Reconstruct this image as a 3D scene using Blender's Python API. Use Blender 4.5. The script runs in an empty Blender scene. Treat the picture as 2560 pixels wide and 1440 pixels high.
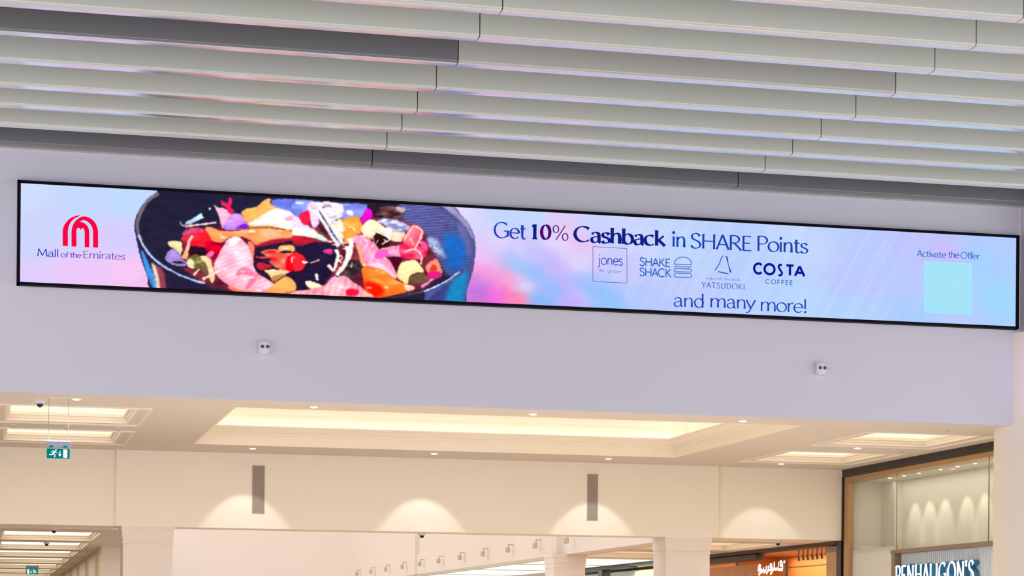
import bpy, bmesh, math, random
import numpy as np
from mathutils import Vector, Matrix

# ------------------------------------------------------------------ camera, world, exposure
scene = bpy.context.scene
col = scene.collection
F_PX, YAW, ROLL, PY = 5533.07, 0.237137, 0.00828958, 1597.38      # focal length (px of 2560), heading, tilt, horizon row
cam_data = bpy.data.cameras.new('camera')
cam = bpy.data.objects.new('camera', cam_data)
col.objects.link(cam)
scene.camera = cam
cam_data.sensor_width = 36.0
cam_data.lens = F_PX / 2560 * 36.0
cam_data.shift_y = (PY - 720) / 2560
cam_data.clip_end = 300
_F = np.array([math.sin(YAW), math.cos(YAW), 0.0])
_R = np.array([math.cos(YAW), -math.sin(YAW), 0.0])
_U = np.array([0.0, 0.0, 1.0])
_R2 = math.cos(ROLL) * _R + math.sin(ROLL) * _U
_U2 = -math.sin(ROLL) * _R + math.cos(ROLL) * _U
CAM = np.array([0.0, 0.0, 1.6])
cam.matrix_world = Matrix(((_R2[0], _U2[0], -_F[0], CAM[0]), (_R2[1], _U2[1], -_F[1], CAM[1]),
                           (_R2[2], _U2[2], -_F[2], CAM[2]), (0, 0, 0, 1)))

WORLD_COL, WORLD_STR = (0.80, 0.80, 0.915), 2.35
world = bpy.data.worlds.new('atrium_daylight')
scene.world = world
world.use_nodes = True
bg = world.node_tree.nodes['Background']
bg.inputs[0].default_value = (*WORLD_COL, 1)
bg.inputs[1].default_value = WORLD_STR

vs = scene.view_settings
vs.view_transform = 'Standard'
vs.look = 'None'
vs.exposure = 0.0
vs.gamma = 1.0
vs.use_curve_mapping = False
try:
    scene.cycles.use_denoising = True
    scene.cycles.adaptive_threshold = 0.02
    scene.cycles.max_bounces = 6
    scene.cycles.diffuse_bounces = 4
    scene.cycles.caustics_reflective = False
    scene.cycles.caustics_refractive = False
except Exception:
    pass


def lamp(name, kind, loc, energy, color, rot=(0, 0, 0), **kw):
    d = bpy.data.lights.new(name, kind)
    d.energy = energy
    d.color = color
    for k, v in kw.items():
        setattr(d, k, v)
    o = bpy.data.objects.new(name, d)
    o.location = loc
    o.rotation_euler = rot
    col.objects.link(o)
    return o


WARM = (1.0, 0.80, 0.58)
SOFT = (1.0, 0.87, 0.70)
# lamp of the hall: the violet accent light at the round column; unseen fill light added over the rear void
lamp('accent_spotlight', 'SPOT', (13.9, 23.6, 5.5), 430, (0.66, 0.24, 1.0), rot=Vector((.75, 4.1, -.25)).to_track_quat('-Z', 'Y').to_euler(), spot_size=math.radians(30), spot_blend=1.0, shadow_soft_size=0.2)
lamp('void_fill_light', 'AREA', (7.5, 58, 8.9), 680, (1.0, .92, .82), shape='RECTANGLE', size=8, size_y=40)


def at(x, y, X=None, Y=None, Z=None):
    """point of the place seen at photo pixel (x, y) on the plane X, Y or Z = const"""
    d = _F + _R2 * (x - 1280) / F_PX - _U2 * (y - PY) / F_PX
    if X is not None:
        t = (X - CAM[0]) / d[0]
    elif Y is not None:
        t = (Y - CAM[1]) / d[1]
    else:
        t = (Z - CAM[2]) / d[2]
    return CAM + d * t


# ------------------------------------------------------------------ materials
def lin(c):
    c = np.asarray(c, float) / 255.0
    return np.where(c <= 0.04045, c / 12.92, ((c + 0.055) / 1.055) ** 2.4)


MATS = {}


def mat(name, rgb=None, rough=0.6, metal=0.0, noise=0.0, nscale=3.0, bump=0.0, spec=0.5, aniso=None):
    if name in MATS:
        return MATS[name]
    m = bpy.data.materials.new(name)
    m.use_nodes = True
    nt = m.node_tree
    b = nt.nodes['Principled BSDF']
    c = lin(rgb)
    b.inputs['Base Color'].default_value = (*c, 1)
    b.inputs['Roughness'].default_value = rough
    b.inputs['Metallic'].default_value = metal
    b.inputs['Specular IOR Level'].default_value = spec
    if noise or bump:
        tc = nt.nodes.new('ShaderNodeTexCoord')
        n = nt.nodes.new('ShaderNodeTexNoise')
        n.inputs['Scale'].default_value = nscale
        n.inputs['Detail'].default_value = 5
        nt.links.new(tc.outputs['Object'], n.inputs['Vector'])
        if noise:
            mx = nt.nodes.new('ShaderNodeMix')
            mx.data_type = 'RGBA'
            mx.inputs['A'].default_value = (*(c * (1 - noise)), 1)
            mx.inputs['B'].default_value = (*np.minimum(c * (1 + noise), 1), 1)
            nt.links.new(n.outputs['Fac'], mx.inputs['Factor'])
            nt.links.new(mx.outputs['Result'], b.inputs['Base Color'])
        if bump:
            bp = nt.nodes.new('ShaderNodeBump')
            bp.inputs['Strength'].default_value = bump
            bp.inputs['Distance'].default_value = 0.01
            nt.links.new(n.outputs['Fac'], bp.inputs['Height'])
            nt.links.new(bp.outputs['Normal'], b.inputs['Normal'])
    MATS[name] = m
    return m


def emit(name, rgb, strength=1.0, sample=True):
    if name in MATS:
        return MATS[name]
    m = bpy.data.materials.new(name)
    m.use_nodes = True
    nt = m.node_tree
    nt.nodes.clear()
    out = nt.nodes.new('ShaderNodeOutputMaterial')
    e = nt.nodes.new('ShaderNodeEmission')
    e.inputs[0].default_value = (*lin(rgb), 1)
    e.inputs[1].default_value = strength
    nt.links.new(e.outputs[0], out.inputs[0])
    if not sample:
        m.cycles.emission_sampling = 'NONE'
    MATS[name] = m
    return m


def glass_mat():
    m = bpy.data.materials.new('clear_glass')
    m.use_nodes = True
    nt = m.node_tree
    nt.nodes.clear()
    out = nt.nodes.new('ShaderNodeOutputMaterial')
    t = nt.nodes.new('ShaderNodeBsdfTransparent')
    t.inputs[0].default_value = (0.96, 0.98, 0.97, 1)
    g = nt.nodes.new('ShaderNodeBsdfGlossy')
    g.inputs['Roughness'].default_value = 0.02
    mx = nt.nodes.new('ShaderNodeMixShader')
    mx.inputs[0].default_value = 0.06
    nt.links.new(t.outputs[0], mx.inputs[1])
    nt.links.new(g.outputs[0], mx.inputs[2])
    nt.links.new(mx.outputs[0], out.inputs[0])
    MATS['glass'] = m
    return m


def led_mat(name, stripes=0.03):
    """screen emission: colour of each pixel from the mesh, faint rows of diodes on top"""
    m = bpy.data.materials.new(name)
    m.use_nodes = True
    nt = m.node_tree
    nt.nodes.clear()
    out = nt.nodes.new('ShaderNodeOutputMaterial')
    e = nt.nodes.new('ShaderNodeEmission')
    a = nt.nodes.new('ShaderNodeAttribute')
    a.attribute_name = 'pixel'
    tc = nt.nodes.new('ShaderNodeTexCoord')
    w = nt.nodes.new('ShaderNodeTexWave')
    w.wave_type = 'BANDS'
    w.bands_direction = 'Z'
    w.inputs['Scale'].default_value = 10.5
    w.inputs['Distortion'].default_value = 0.6
    w.inputs['Detail'].default_value = 1.0
    nt.links.new(tc.outputs['Object'], w.inputs['Vector'])
    mr = nt.nodes.new('ShaderNodeMapRange')
    mr.inputs['To Min'].default_value = 1.0 - stripes
    mr.inputs['To Max'].default_value = 1.0 + stripes
    nt.links.new(w.outputs['Fac'], mr.inputs['Value'])
    nt.links.new(a.outputs['Color'], e.inputs[0])
    nt.links.new(mr.outputs[0], e.inputs[1])
    nt.links.new(e.outputs[0], out.inputs[0])
    return m


M_WALL = mat('white_plaster', (214, 211, 217), 0.75, noise=0.015, nscale=0.8)
M_CREAM = mat('cream_plaster', (250, 240, 222), 0.8, noise=0.015, nscale=0.8)
M_CEIL = mat('ceiling_paint', (222, 210, 199), 0.85, noise=0.015, nscale=0.8)
M_CREAM2 = mat('warm_white_plaster', (240, 230, 218), 0.75)
M_COVE = mat('cove_plaster', (244, 238, 228), 0.8)
M_BAFFLE = mat('satin_grey_metal', (212, 214, 200), 0.32, metal=0.15)
M_EDGE2 = mat('painted_slat_edge', (226, 228, 230), 0.3, metal=0.25)
M_EDGE = mat('polished_slat_edge', (248, 248, 252), 0.23, metal=0.84)
M_BAFFLE_D = mat('satin_dark_metal_and_shade', (124, 124, 124), 0.3, metal=0.2)  # own colour of the slat at the wall; painted shade on the sixth slat
M_BAFFLE_M = mat('satin_mid_metal_and_shade', (196, 195, 184), 0.32, metal=0.15)  # own colour of the wall trim; painted half shade on the sixth slat
M_PLENUM = mat('plenum_paint', (70, 70, 74), 0.9)
M_FLOOR = mat('pale_stone', (222, 212, 198), 0.35, noise=0.04, nscale=0.6)
M_BLACK = mat('black_metal', (22, 20, 20), 0.4)
M_BEZEL = mat('black_bezel', (9, 3, 12), 0.6, spec=0.1)
M_CASE = mat('display_casing', (214, 210, 222), 0.5)
M_WHITEP = mat('white_plastic', (226, 220, 224), 0.45)
M_LENS = mat('dark_lens', (8, 8, 14), 0.12)
M_GREYV = mat('grey_fabric', (158, 146, 132), 0.9, noise=0.05, nscale=60)
M_GREYT = mat('grey_trim', (176, 164, 150), 0.7)
M_TAN = mat('bronze_trim', (178, 140, 96), 0.35, metal=0.3)
M_TAUPE = mat('taupe_trim', (140, 122, 102), 0.5)
M_DOME = mat('smoked_dome', (30, 22, 22), 0.1)
M_SHADE = mat('cream_lamp_metal', (205, 190, 168), 0.5)
M_BRONZE = mat('brown_lamp_metal', (92, 58, 22), 0.5)
M_GLASS = glass_mat()
M_LAMPW = emit('lamp_white', (255, 252, 240), 6.0, False)
M_GLOW = emit('lay_light_warm', (255, 228, 186), 1.6)
M_GLOW2 = emit('lay_light_white', (255, 236, 206), 2.0)
M_GLOWC = emit('lay_light_cool', (236, 246, 250), 2.2)
M_STRIP = emit('cove_led', (255, 233, 210), 7.0)


# ------------------------------------------------------------------ mesh helpers
class MB:
    def __init__(s):
        s.v, s.f = [], []

    def add(s, verts, faces):
        n = len(s.v)
        s.v += [tuple(map(float, p)) for p in verts]
        s.f += [tuple(i + n for i in f) for f in faces]
        return s

    def box(s, x0, x1, y0, y1, z0, z1, bev=0.0):
        if bev <= 0:
            return s.add([(x0, y0, z0), (x1, y0, z0), (x1, y1, z0), (x0, y1, z0), (x0, y0, z1), (x1, y0, z1), (x1, y1, z1), (x0, y1, z1)],
                         [(0, 3, 2, 1), (4, 5, 6, 7), (0, 1, 5, 4), (1, 2, 6, 5), (2, 3, 7, 6), (3, 0, 4, 7)])
        bm = bmesh.new()
        bmesh.ops.create_cube(bm, size=1)
        for v in bm.verts:
            v.co = Vector(((x0 + x1) / 2 + v.co.x * (x1 - x0), (y0 + y1) / 2 + v.co.y * (y1 - y0), (z0 + z1) / 2 + v.co.z * (z1 - z0)))
        bmesh.ops.bevel(bm, geom=bm.edges[:], offset=bev, segments=2, affect='EDGES', profile=0.5)
        return s.frombm(bm)

    def frombm(s, bm):
        bm.verts.index_update()
        s.add([v.co for v in bm.verts], [[v.index for v in f.verts] for f in bm.faces])
        bm.free()
        return s

    def lathe(s, c, prof, n=20, axis='Z'):
        """profile (radius, height) turned about an axis through c"""
        vs_, fs_ = [], []
        for r, h in prof:
            for k in range(n):
                a = 2 * math.pi * k / n
                p = (r * math.cos(a), r * math.sin(a), h)
                if axis == 'Y':
                    p = (p[0], p[2], p[1])
                elif axis == 'X':
                    p = (p[2], p[0], p[1])
                vs_.append((c[0] + p[0], c[1] + p[1], c[2] + p[2]))
        for i in range(len(prof) - 1):
            for k in range(n):
                fs_.append((i * n + k, i * n + (k + 1) % n, (i + 1) * n + (k + 1) % n, (i + 1) * n + k))
        fs_.append(tuple(range(n))[::-1])
        fs_.append(tuple((len(prof) - 1) * n + k for k in range(n)))
        return s.add(vs_, fs_)

    def tube(s, a, b, r, n=10):
        a, b = Vector(a), Vector(b)
        d = (b - a).normalized()
        u = d.orthogonal().normalized()
        w = d.cross(u)
        vs_ = [tuple(p + (u * math.cos(2 * math.pi * k / n) + w * math.sin(2 * math.pi * k / n)) * r) for p in (a, b) for k in range(n)]
        fs_ = [(k, (k + 1) % n, n + (k + 1) % n, n + k) for k in range(n)] + [tuple(range(n))[::-1], tuple(range(n, 2 * n))]
        return s.add(vs_, fs_)

    def sweep_rect(s, x0, x1, y0, y1, prof):
        """mitred profile (inset, z) run around a rectangle"""
        vs_ = []
        for i, z in prof:
            vs_ += [(x0 + i, y0 + i, z), (x1 - i, y0 + i, z), (x1 - i, y1 - i, z), (x0 + i, y1 - i, z)]
        fs_ = []
        for i in range(len(prof) - 1):
            for k in range(4):
                fs_.append((i * 4 + k, i * 4 + (k + 1) % 4, (i + 1) * 4 + (k + 1) % 4, (i + 1) * 4 + k))
        return s.add(vs_, fs_)

    def prism_x(s, prof, x0, x1):
        """closed profile (y, z) extruded along X"""
        n = len(prof)
        vs_ = [(x0, y, z) for y, z in prof] + [(x1, y, z) for y, z in prof]
        fs_ = [(k, (k + 1) % n, n + (k + 1) % n, n + k) for k in range(n)] + [tuple(range(n))[::-1], tuple(range(n, 2 * n))]
        return s.add(vs_, fs_)


def link(name, me, m, parent=None):
    o = bpy.data.objects.new(name, me)
    col.objects.link(o)
    if m is not None:
        me.materials.append(m)
    if parent is not None:
        o.parent = parent
        o.matrix_parent_inverse = parent.matrix_world.inverted()
    return o


def obj(name, mb, m, parent=None, smooth=False, **props):
    me = bpy.data.meshes.new(name)
    me.from_pydata(mb.v, [], mb.f)
    me.validate()
    bm = bmesh.new()
    bm.from_mesh(me)
    bmesh.ops.recalc_face_normals(bm, faces=bm.faces[:])
    bm.to_mesh(me)
    bm.free()
    if smooth:
        for p in me.polygons:
            p.use_smooth = True
        try:
            me.set_sharp_from_angle(angle=math.radians(35))
        except Exception:
            pass
    o = link(name, me, m, parent)
    for k, v in props.items():
        o[k] = v
    return o


def struct(name, mb, m, parent=None, label=None, **kw):
    o = obj(name, mb, m, parent, **kw)
    if parent is None:
        o['kind'] = 'structure'
        if label:
            o['label'] = label
    return o


def thing(name, loc, label, cat, group=None):
    o = bpy.data.objects.new(name, None)
    col.objects.link(o)
    o.location = loc
    o.empty_display_size = 0.1
    bpy.context.view_layer.update()
    o['label'] = label
    o['category'] = cat
    if group:
        o['group'] = group
    return o


def copy_thing(src, loc, label, group=None):
    r = src.copy()
    col.objects.link(r)
    r.location = loc
    r['label'] = label
    if group:
        r['group'] = group

    def rec(a, b):
        for ch in list(a.children):
            c = ch.copy()
            col.objects.link(c)
            c.parent = b
            rec(ch, c)
    rec(src, r)
    return r


def slab(name, x0, x1, y0, y1, z0, z1, holes, m, label=None):
    """horizontal slab with rectangular openings"""
    holes = [(a - .012, b + .012, c - .012, d + .012) for a, b, c, d in holes]
    xs = sorted({x0, x1, *[h[0] for h in holes], *[h[1] for h in holes]})
    ys = sorted({y0, y1, *[h[2] for h in holes], *[h[3] for h in holes]})
    mb = MB()
    for i in range(len(xs) - 1):
        j0 = None
        for j in range(len(ys) - 1):
            cx, cy = (xs[i] + xs[i + 1]) / 2, (ys[j] + ys[j + 1]) / 2
            if any(h[0] < cx < h[1] and h[2] < cy < h[3] for h in holes):
                continue
            mb.box(xs[i], xs[i + 1], ys[j], ys[j + 1], z0, z1)
    return struct(name, mb, m, label=label)


# ------------------------------------------------------------------ the setting
WY = 28.0            # face of the wall that carries the display
ZC = 4.60            # lower ceiling
ZT = 7.61            # underside of the baffles
BY = 36.2            # face of the bulkhead behind
ZL = 3.372           # underside of that bulkhead, ceiling of the side passages
SX = 14.67           # plane of the shop fronts

struct('floor', MB().box(-8, 20, 8, 84, -0.1, 0), M_FLOOR)
struct('wall_front', MB().box(-8, 13.9, WY, WY + 0.12, ZC - .004, 8.6), M_WALL)
struct('trim_1', MB().box(13.95, 20, 27.45, 29.2, 5.87, 8.6), M_WALL)
struct('wall_right', MB().box(14.9, 20, 28.2, 28.5, 0, 5.87), M_WALL)
struct('wall_shop_side', MB().box(17.4, 17.6, 28.5, 82, 0, 5), M_CREAM2)
struct('trim_2', MB().box(-8, 13.95, 27.955, 28.02, 7.598, 7.66), M_BAFFLE_M)

COVE = (3.27, 11.10, 29.0, 34.66)
COFFERS = [(0.37, 2.03, 29.66, 31.70), (0.37, 2.03, 33.02, 34.93), (12.50, 14.11, 29.65, 31.52), (12.50, 14.11, 32.97, 34.78),
           (-2.6, -0.5, 29.66, 31.70), (-2.6, -0.5, 33.02, 34.93)]
slab('ceiling', -8, 20, WY + 0.12, BY + 0.3, ZC, ZC + 0.06, [COVE] + COFFERS, M_CEIL, 'cream lower ceiling behind the display wall')
struct('ceiling_upper', MB().box(-8, 20, 10, 28.4, 8.6, 8.7), M_PLENUM)

# bulkhead over the openings behind, its two set-back ends
struct('wall_back', MB().box(2.16, 12.39, BY, BY + 0.66, ZL, 4.64), M_CREAM)
struct('wall_back_left', MB().box(-8, 2.16, BY + 0.06, BY + 1.5, ZL, 4.64), M_CREAM)
struct('wall_back_right', MB().box(12.39, SX, BY + 0.06, BY + 1.2, ZL, 4.64), M_CREAM)
LEFTC = [(0.41, 2.06, 38.72 + 4.45 * k, 38.72 + 4.45 * k + 3.35) for k in range(8)]
slab('ceiling_left', -8, 3.1, BY + 1.5, 82, ZL, ZL + 0.06, LEFTC, M_CEIL, 'ceiling of the passage at the left')
RIGHTC = [(12.45, 14.15, 37.8 + 4.45 * k, 37.8 + 4.45 * k + 3.1) if k < 2 else (12.42, 14.55, 37.8 + 4.45 * k, 37.8 + 4.45 * k + 3.9) for k in range(9)]
slab('ceiling_right', 12.3, 17.5, BY + 1.2, 82, ZL, ZL + 0.06, RIGHTC, M_CEIL, 'ceiling of the passage at the right')
struct('wall_left', MB().box(-8.2, -8, 28, 82, 0, 8.6), M_CREAM)
struct('wall_passage', MB().box(2.42, 2.7, 45.4, 82, 0, ZL), M_CREAM2)
struct('wall_rear', MB().box(2.7, 7.95, 48, 48.4, 0, 9), M_CREAM2)
struct('wall_end', MB().box(-8, 20, 82, 82.3, 0, 9), M_CREAM2)
struct('ceiling_void', MB().box(2.7, 12.2, BY + 0.66, 82, 9, 9.1), M_CREAM2)
# inner bulkhead along the right passage, a lower band and two flat piers on it
mb = MB().box(11.9, 12.3, BY + 0.66, 82, ZL, 9)
struct('wall_bulkhead', mb, M_CREAM2)
struct('trim_3', MB().box(11.84, 11.9, 45.2, 82, ZL, 3.92, 0.004), M_CREAM2)
for k, yy in enumerate((44.85, 60.3)):
    struct('trim_%d' % (4 + k), MB().box(11.78, 11.9, yy, yy + 0.45, ZL, 9), M_CREAM2)


# ------------------------------------------------------------------ ceiling baffles
def baffle_profile(yb, t=0.185):
    y0 = yb - t
    r = 0.026
    pts = [(y0, 8.2)]
    for k in range(9):
        a = math.pi + (math.pi / 2) * k / 8
        pts.append((y0 + r + r * math.cos(a), ZT + r + r * math.sin(a)))
    pts += [(y0 + r + (t - r - .004) * q / 8, ZT - .0026 * 4 * (q / 8) * (1 - q / 8)) for q in range(1, 8)]      # slightly crowned underside
    pts += [(yb - 0.004, ZT), (yb, ZT + 0.004), (yb, 8.2)]
    return pts


BAFFLES = [
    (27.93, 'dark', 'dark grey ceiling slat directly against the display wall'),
    (26.90, 'grey', 'second ceiling slat counted from the display wall, pale grey'),
    (25.92, 'grey', 'third ceiling slat counted from the display wall, pale grey'),
    (24.97, 'grey', 'fourth ceiling slat counted from the display wall, pale grey'),
    (23.90, 'grey', 'fifth ceiling slat counted from the display wall, pale grey'),
    (22.77, 'mixed', 'sixth ceiling slat from the display wall, shade painted on its left half'),
    (21.75, 'grey', 'seventh ceiling slat counted from the display wall, pale grey'),
    (20.76, 'grey', 'eighth ceiling slat counted from the display wall, pale grey'),
    (19.72, 'grey', 'ninth ceiling slat from the display wall, at the top right corner'),
    (18.68, 'grey', 'tenth ceiling slat from the display wall, the nearest one'),
]
JOINTS = [-4.97, -0.07, 4.83, 9.73, 14.63, 19.53]
for yb, kind, label in BAFFLES:
    t = thing('ceiling_slat', (7.3, yb - 0.08, ZT), label, 'ceiling slat', 'ceiling slats above the display wall')
    for k in range(5):
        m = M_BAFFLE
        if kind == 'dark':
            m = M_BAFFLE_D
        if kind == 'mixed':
            m = (M_BAFFLE_D, M_BAFFLE_D, M_BAFFLE_M, M_BAFFLE, M_BAFFLE)[k]  # shadow on this slat put into the colour: darker copies of the metal
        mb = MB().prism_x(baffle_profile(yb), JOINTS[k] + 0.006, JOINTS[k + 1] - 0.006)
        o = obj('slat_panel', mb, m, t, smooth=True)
        if kind != 'dark':
            o.data.materials.append(M_EDGE2 if yb > 26.5 else M_EDGE)
            for p in o.data.polygons:
                if p.normal.z < -0.97:
                    p.material_index = 1
    # hanger rail that carries the panels, seen as the dark line in the joints
    obj('hanger_rail', MB().box(JOINTS[0], JOINTS[-1], yb - 0.12, yb - 0.05, 8.19, 8.6), M_PLENUM, t)


# ------------------------------------------------------------------ lettering engine (pen strokes)
def arc(cx, cy, rx, ry, a0, a1, n=16):
    return [(cx + rx * math.cos(math.radians(a0 + (a1 - a0) * k / n)), cy + ry * math.sin(math.radians(a0 + (a1 - a0) * k / n))) for k in range(n + 1)]


def spline(p, n=5):
    out = []
    q = [p[0]] + list(p) + [p[-1]]
    for i in range(1, len(q) - 2):
        for k in range(n):
            t = k / n
            out.append(tuple(0.5 * (2 * b + (c - a) * t + (2 * a - 5 * b + 4 * c - d) * t * t + (3 * b - a - 3 * c + d) * t ** 3)
                             for a, b, c, d in zip(q[i - 1], q[i], q[i + 1], q[i + 2])))
    out.append(tuple(p[-1]))
    return out


XH = 0.66


def n_arch(x):
    return spline([(x, .42), (x + .1, .6), (x + .23, .66), (x + .34, .6), (x + .38, .45)]) + [(x + .38, 0)]


S_UP = spline([(.5, .82), (.41, .96), (.27, 1.0), (.12, .93), (.07, .77), (.14, .62), (.3, .53), (.46, .42), (.53, .26), (.46, .07), (.28, 0), (.12, .04), (.04, .18)])
GLYPH = {
    ' ': (.3, []),
    'A': (.70, [[(.02, 0), (.34, 1)], [(.34, 1), (.68, 0)], [(.15, .34), (.55, .34)]]),
    'C': (.80, [arc(.43, .5, .41, .5, 46, 314)]),
    'D': (.78, [[(.1, 0), (.1, 1)], [(.1, 1), (.3, 1)] + arc(.3, .5, .4, .5, 90, -90) + [(.1, 0)]]),
    'E': (.58, [[(.1, 0), (.1, 1)], [(.1, .98), (.52, .98)], [(.1, .52), (.46, .52)], [(.1, .02), (.54, .02)]]),
    'F': (.56, [[(.1, 0), (.1, 1)], [(.1, .98), (.52, .98)], [(.1, .5), (.46, .5)]]),
    'G': (.88, [arc(.43, .5, .41, .5, 46, 325), [(.77, .45), (.77, .1)], [(.55, .45), (.85, .45)]]),
    'H': (.82, [[(.1, 0), (.1, 1)], [(.7, 0), (.7, 1)], [(.1, .52), (.7, .52)]]),
    'I': (.24, [[(.12, 0), (.12, 1)]]),
    'K': (.70, [[(.1, 0), (.1, 1)], [(.6, 1), (.12, .45)], [(.25, .58), (.66, 0)]]),
    'L': (.54, [[(.1, 0), (.1, 1)], [(.1, .02), (.52, .02)]]),
    'M': (.92, [[(.05, 0), (.14, 1)], [(.14, 1), (.45, .12)], [(.45, .12), (.76, 1)], [(.76, 1), (.85, 0)]]),
    'N': (.82, [[(.1, 0), (.1, 1)], [(.1, 1), (.7, 0)], [(.7, 0), (.7, 1)]]),
    'O': (.90, [arc(.45, .5, .41, .5, 90, 450, 28)]),
    'P': (.62, [[(.1, 0), (.1, 1)], [(.1, .99), (.3, .99)] + arc(.3, .73, .27, .26, 90, -90) + [(.1, .47)]]),
    'R': (.70, [[(.1, 0), (.1, 1)], [(.1, .99), (.3, .99)] + arc(.3, .74, .26, .25, 90, -90) + [(.1, .49)], [(.3, .49), (.68, 0)]]),
    'S': (.60, [S_UP]),
    'T': (.66, [[(.33, 0), (.33, 1)], [(.02, .98), (.64, .98)]]),
    'U': (.76, [[(.1, 1), (.1, .3)] + arc(.38, .3, .28, .3, 180, 360) + [(.66, 1)]]),
    'Y': (.66, [[(.0, 1), (.33, .46)], [(.66, 1), (.33, .46)], [(.33, .48), (.33, 0)]]),
    'a': (.54, [spline([(.08, .52), (.14, .62), (.26, .66), (.38, .6), (.42, .46)]) + [(.42, .08), (.5, .0)],
                spline([(.42, .39), (.25, .37), (.1, .3), (.06, .17), (.11, .04), (.22, 0), (.34, .06), (.42, .17)])]),
    'b': (.60, [[(.1, 0), (.1, 1.02)], arc(.31, .33, .23, .33, 180, 540, 24)]),
    'c': (.52, [arc(.29, .33, .25, .33, 50, 312)]),
    'd': (.62, [[(.5, 0), (.5, 1.02)], arc(.29, .33, .23, .33, 0, 360, 24)]),
    'e': (.56, [arc(.29, .33, .25, .33, 5, 318), [(.05, .36), (.53, .36)]]),
    'f': (.34, [spline([(.4, .97), (.3, 1.02), (.2, .95), (.17, .8)]) + [(.17, 0)], [(.03, .65), (.36, .65)]]),
    'g': (.62, [arc(.29, .33, .23, .33, 0, 360, 24), [(.52, .66), (.52, -.1)] + spline([(.52, -.1), (.44, -.27), (.26, -.3), (.08, -.22)])]),
    'h': (.58, [[(.1, 0), (.1, 1.02)], n_arch(.1)]),
    'i': (.21, [[(.1, 0), (.1, XH)], 'dot', (.1, .92)]),
    'j': (.25, [spline([(.13, .66), (.13, .2), (.13, -.08), (.08, -.23), (-.03, -.27)]), 'dot', (.13, .92)]),
    'k': (.54, [[(.1, 0), (.1, 1.02)], [(.46, .66), (.12, .28)], [(.2, .37), (.52, 0)]]),
    'l': (.21, [[(.1, 0), (.1, 1.02)]]),
    'm': (.95, [[(.1, 0), (.1, XH)], n_arch(.1), n_arch(.48)]),
    'n': (.58, [[(.1, 0), (.1, XH)], n_arch(.1)]),
    'o': (.60, [arc(.3, .33, .27, .33, 90, 450, 24)]),
    'r': (.38, [[(.1, 0), (.1, XH)], spline([(.1, .42), (.18, .58), (.28, .66), (.37, .63)])]),
    's': (.44, [[(x * .72 + .02, y * .66) for x, y in S_UP]]),
    't': (.37, [[(.16, .88), (.16, .16)] + spline([(.16, .16), (.19, .05), (.26, .0), (.35, .05)]), [(.03, .65), (.35, .65)]]),
    'v': (.48, [[(.0, XH), (.24, 0)], [(.24, 0), (.48, XH)]]),
    'y': (.50, [[(.0, XH), (.25, .04)], [(.5, XH), (.25, .04)] + spline([(.25, .04), (.16, -.18), (.08, -.27), (-.02, -.28)])]),
    '0': (.60, [arc(.3, .5, .27, .5, 90, 450, 26)]),
    '1': (.40, [[(.06, .84), (.22, .97)], [(.23, 0), (.23, 1)], [(.08, .01), (.38, .01)]]),
    '%': (.98, [arc(.2, .74, .17, .24, 90, 450, 20), arc(.78, .24, .17, .24, 90, 450, 20), [(.2, 0), (.78, 1)]]),
    '!': (.24, [[(.12, 1), (.12, .28)], 'dot', (.12, .05)]),
    "'": (.20, [[(.1, 1.02), (.08, .74)]]),
}


def ribbon(pts, wfun, flare=0.0):
    """flat band along a polyline; returns verts and quads (x, y)"""
    p = np.array(pts, float)
    keep = [0] + [i for i in range(1, len(p)) if np.hypot(*(p[i] - p[i - 1])) > 1e-6]
    p = p[keep]
    if len(p) == 2:
        p = np.array([p[0] + (p[1] - p[0]) * k / 6 for k in (0, .3, .8, 3, 5.2, 5.7, 6)])
    d = np.gradient(p, axis=0)
    d /= np.maximum(np.hypot(d[:, 0], d[:, 1]), 1e-9)[:, None]
    n = np.stack([-d[:, 1], d[:, 0]], 1)
    L = np.concatenate([[0], np.cumsum(np.hypot(*np.diff(p, axis=0).T))])
    w = np.array([wfun(math.atan2(dy, dx), l / max(L[-1], 1e-9)) for (dx, dy), l in zip(d, L)])
    if flare:
        w = w * (1 + flare * (np.exp(-L / (0.05 * flare_ref[0])) + np.exp(-(L[-1] - L) / (0.05 * flare_ref[0]))))
    a, b = p + n * (w / 2)[:, None], p - n * (w / 2)[:, None]
    v = np.concatenate([a, b])
    m = len(p)
    return v, [(k, k + 1, m + k + 1, m + k) for k in range(m - 1)]


flare_ref = [1.0]


def text_bands(txt, u0, u1, v0, H, thick, thin, flare=0.0, nib=0.26, track=0.0):
    """list per letter of (verts, quads) in plane coordinates; fits the text between u0 and u1"""
    tot = sum(GLYPH[c][0] for c in txt) + track * (len(txt) - 1)
    sx = (u1 - u0) / (tot - 0.08)
    u = u0 - 0.04 * sx
    out = []
    flare_ref[0] = H

    def wf(a, t):
        return thin + (thick - thin) * abs(math.sin(a - nib)) ** 1.3
    for c in txt:
        adv, st = GLYPH[c]
        vs_, fs_ = [], []
        i = 0
        while i < len(st):
            if isinstance(st[i], str):
                cx, cy = st[i + 1]
                r = max(thick * 0.72, thin * 0.72)
                pts = [(u + cx * sx + r * math.cos(2 * math.pi * k / 14), v0 + cy * H + r * math.sin(2 * math.pi * k / 14)) for k in range(14)]
                n0 = len(vs_)
                vs_ += pts
                fs_.append(tuple(range(n0, n0 + 14)))
                i += 2
                continue
            v, q = ribbon([(u + x * sx, v0 + y * H) for x, y in st[i]], wf, flare)
            n0 = len(vs_)
            vs_ += [tuple(z) for z in v]
            fs_ += [tuple(k + n0 for k in f) for f in q]
            i += 1
        if vs_:
            out.append((c, vs_, fs_))
        u += (adv + track) * sx
    return out


# ------------------------------------------------------------------ the display
DY = 27.872          # front face of the screen
DX0, DX1, DZ0, DZ1 = 0.436, 13.84, 5.902, 7.188


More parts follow.
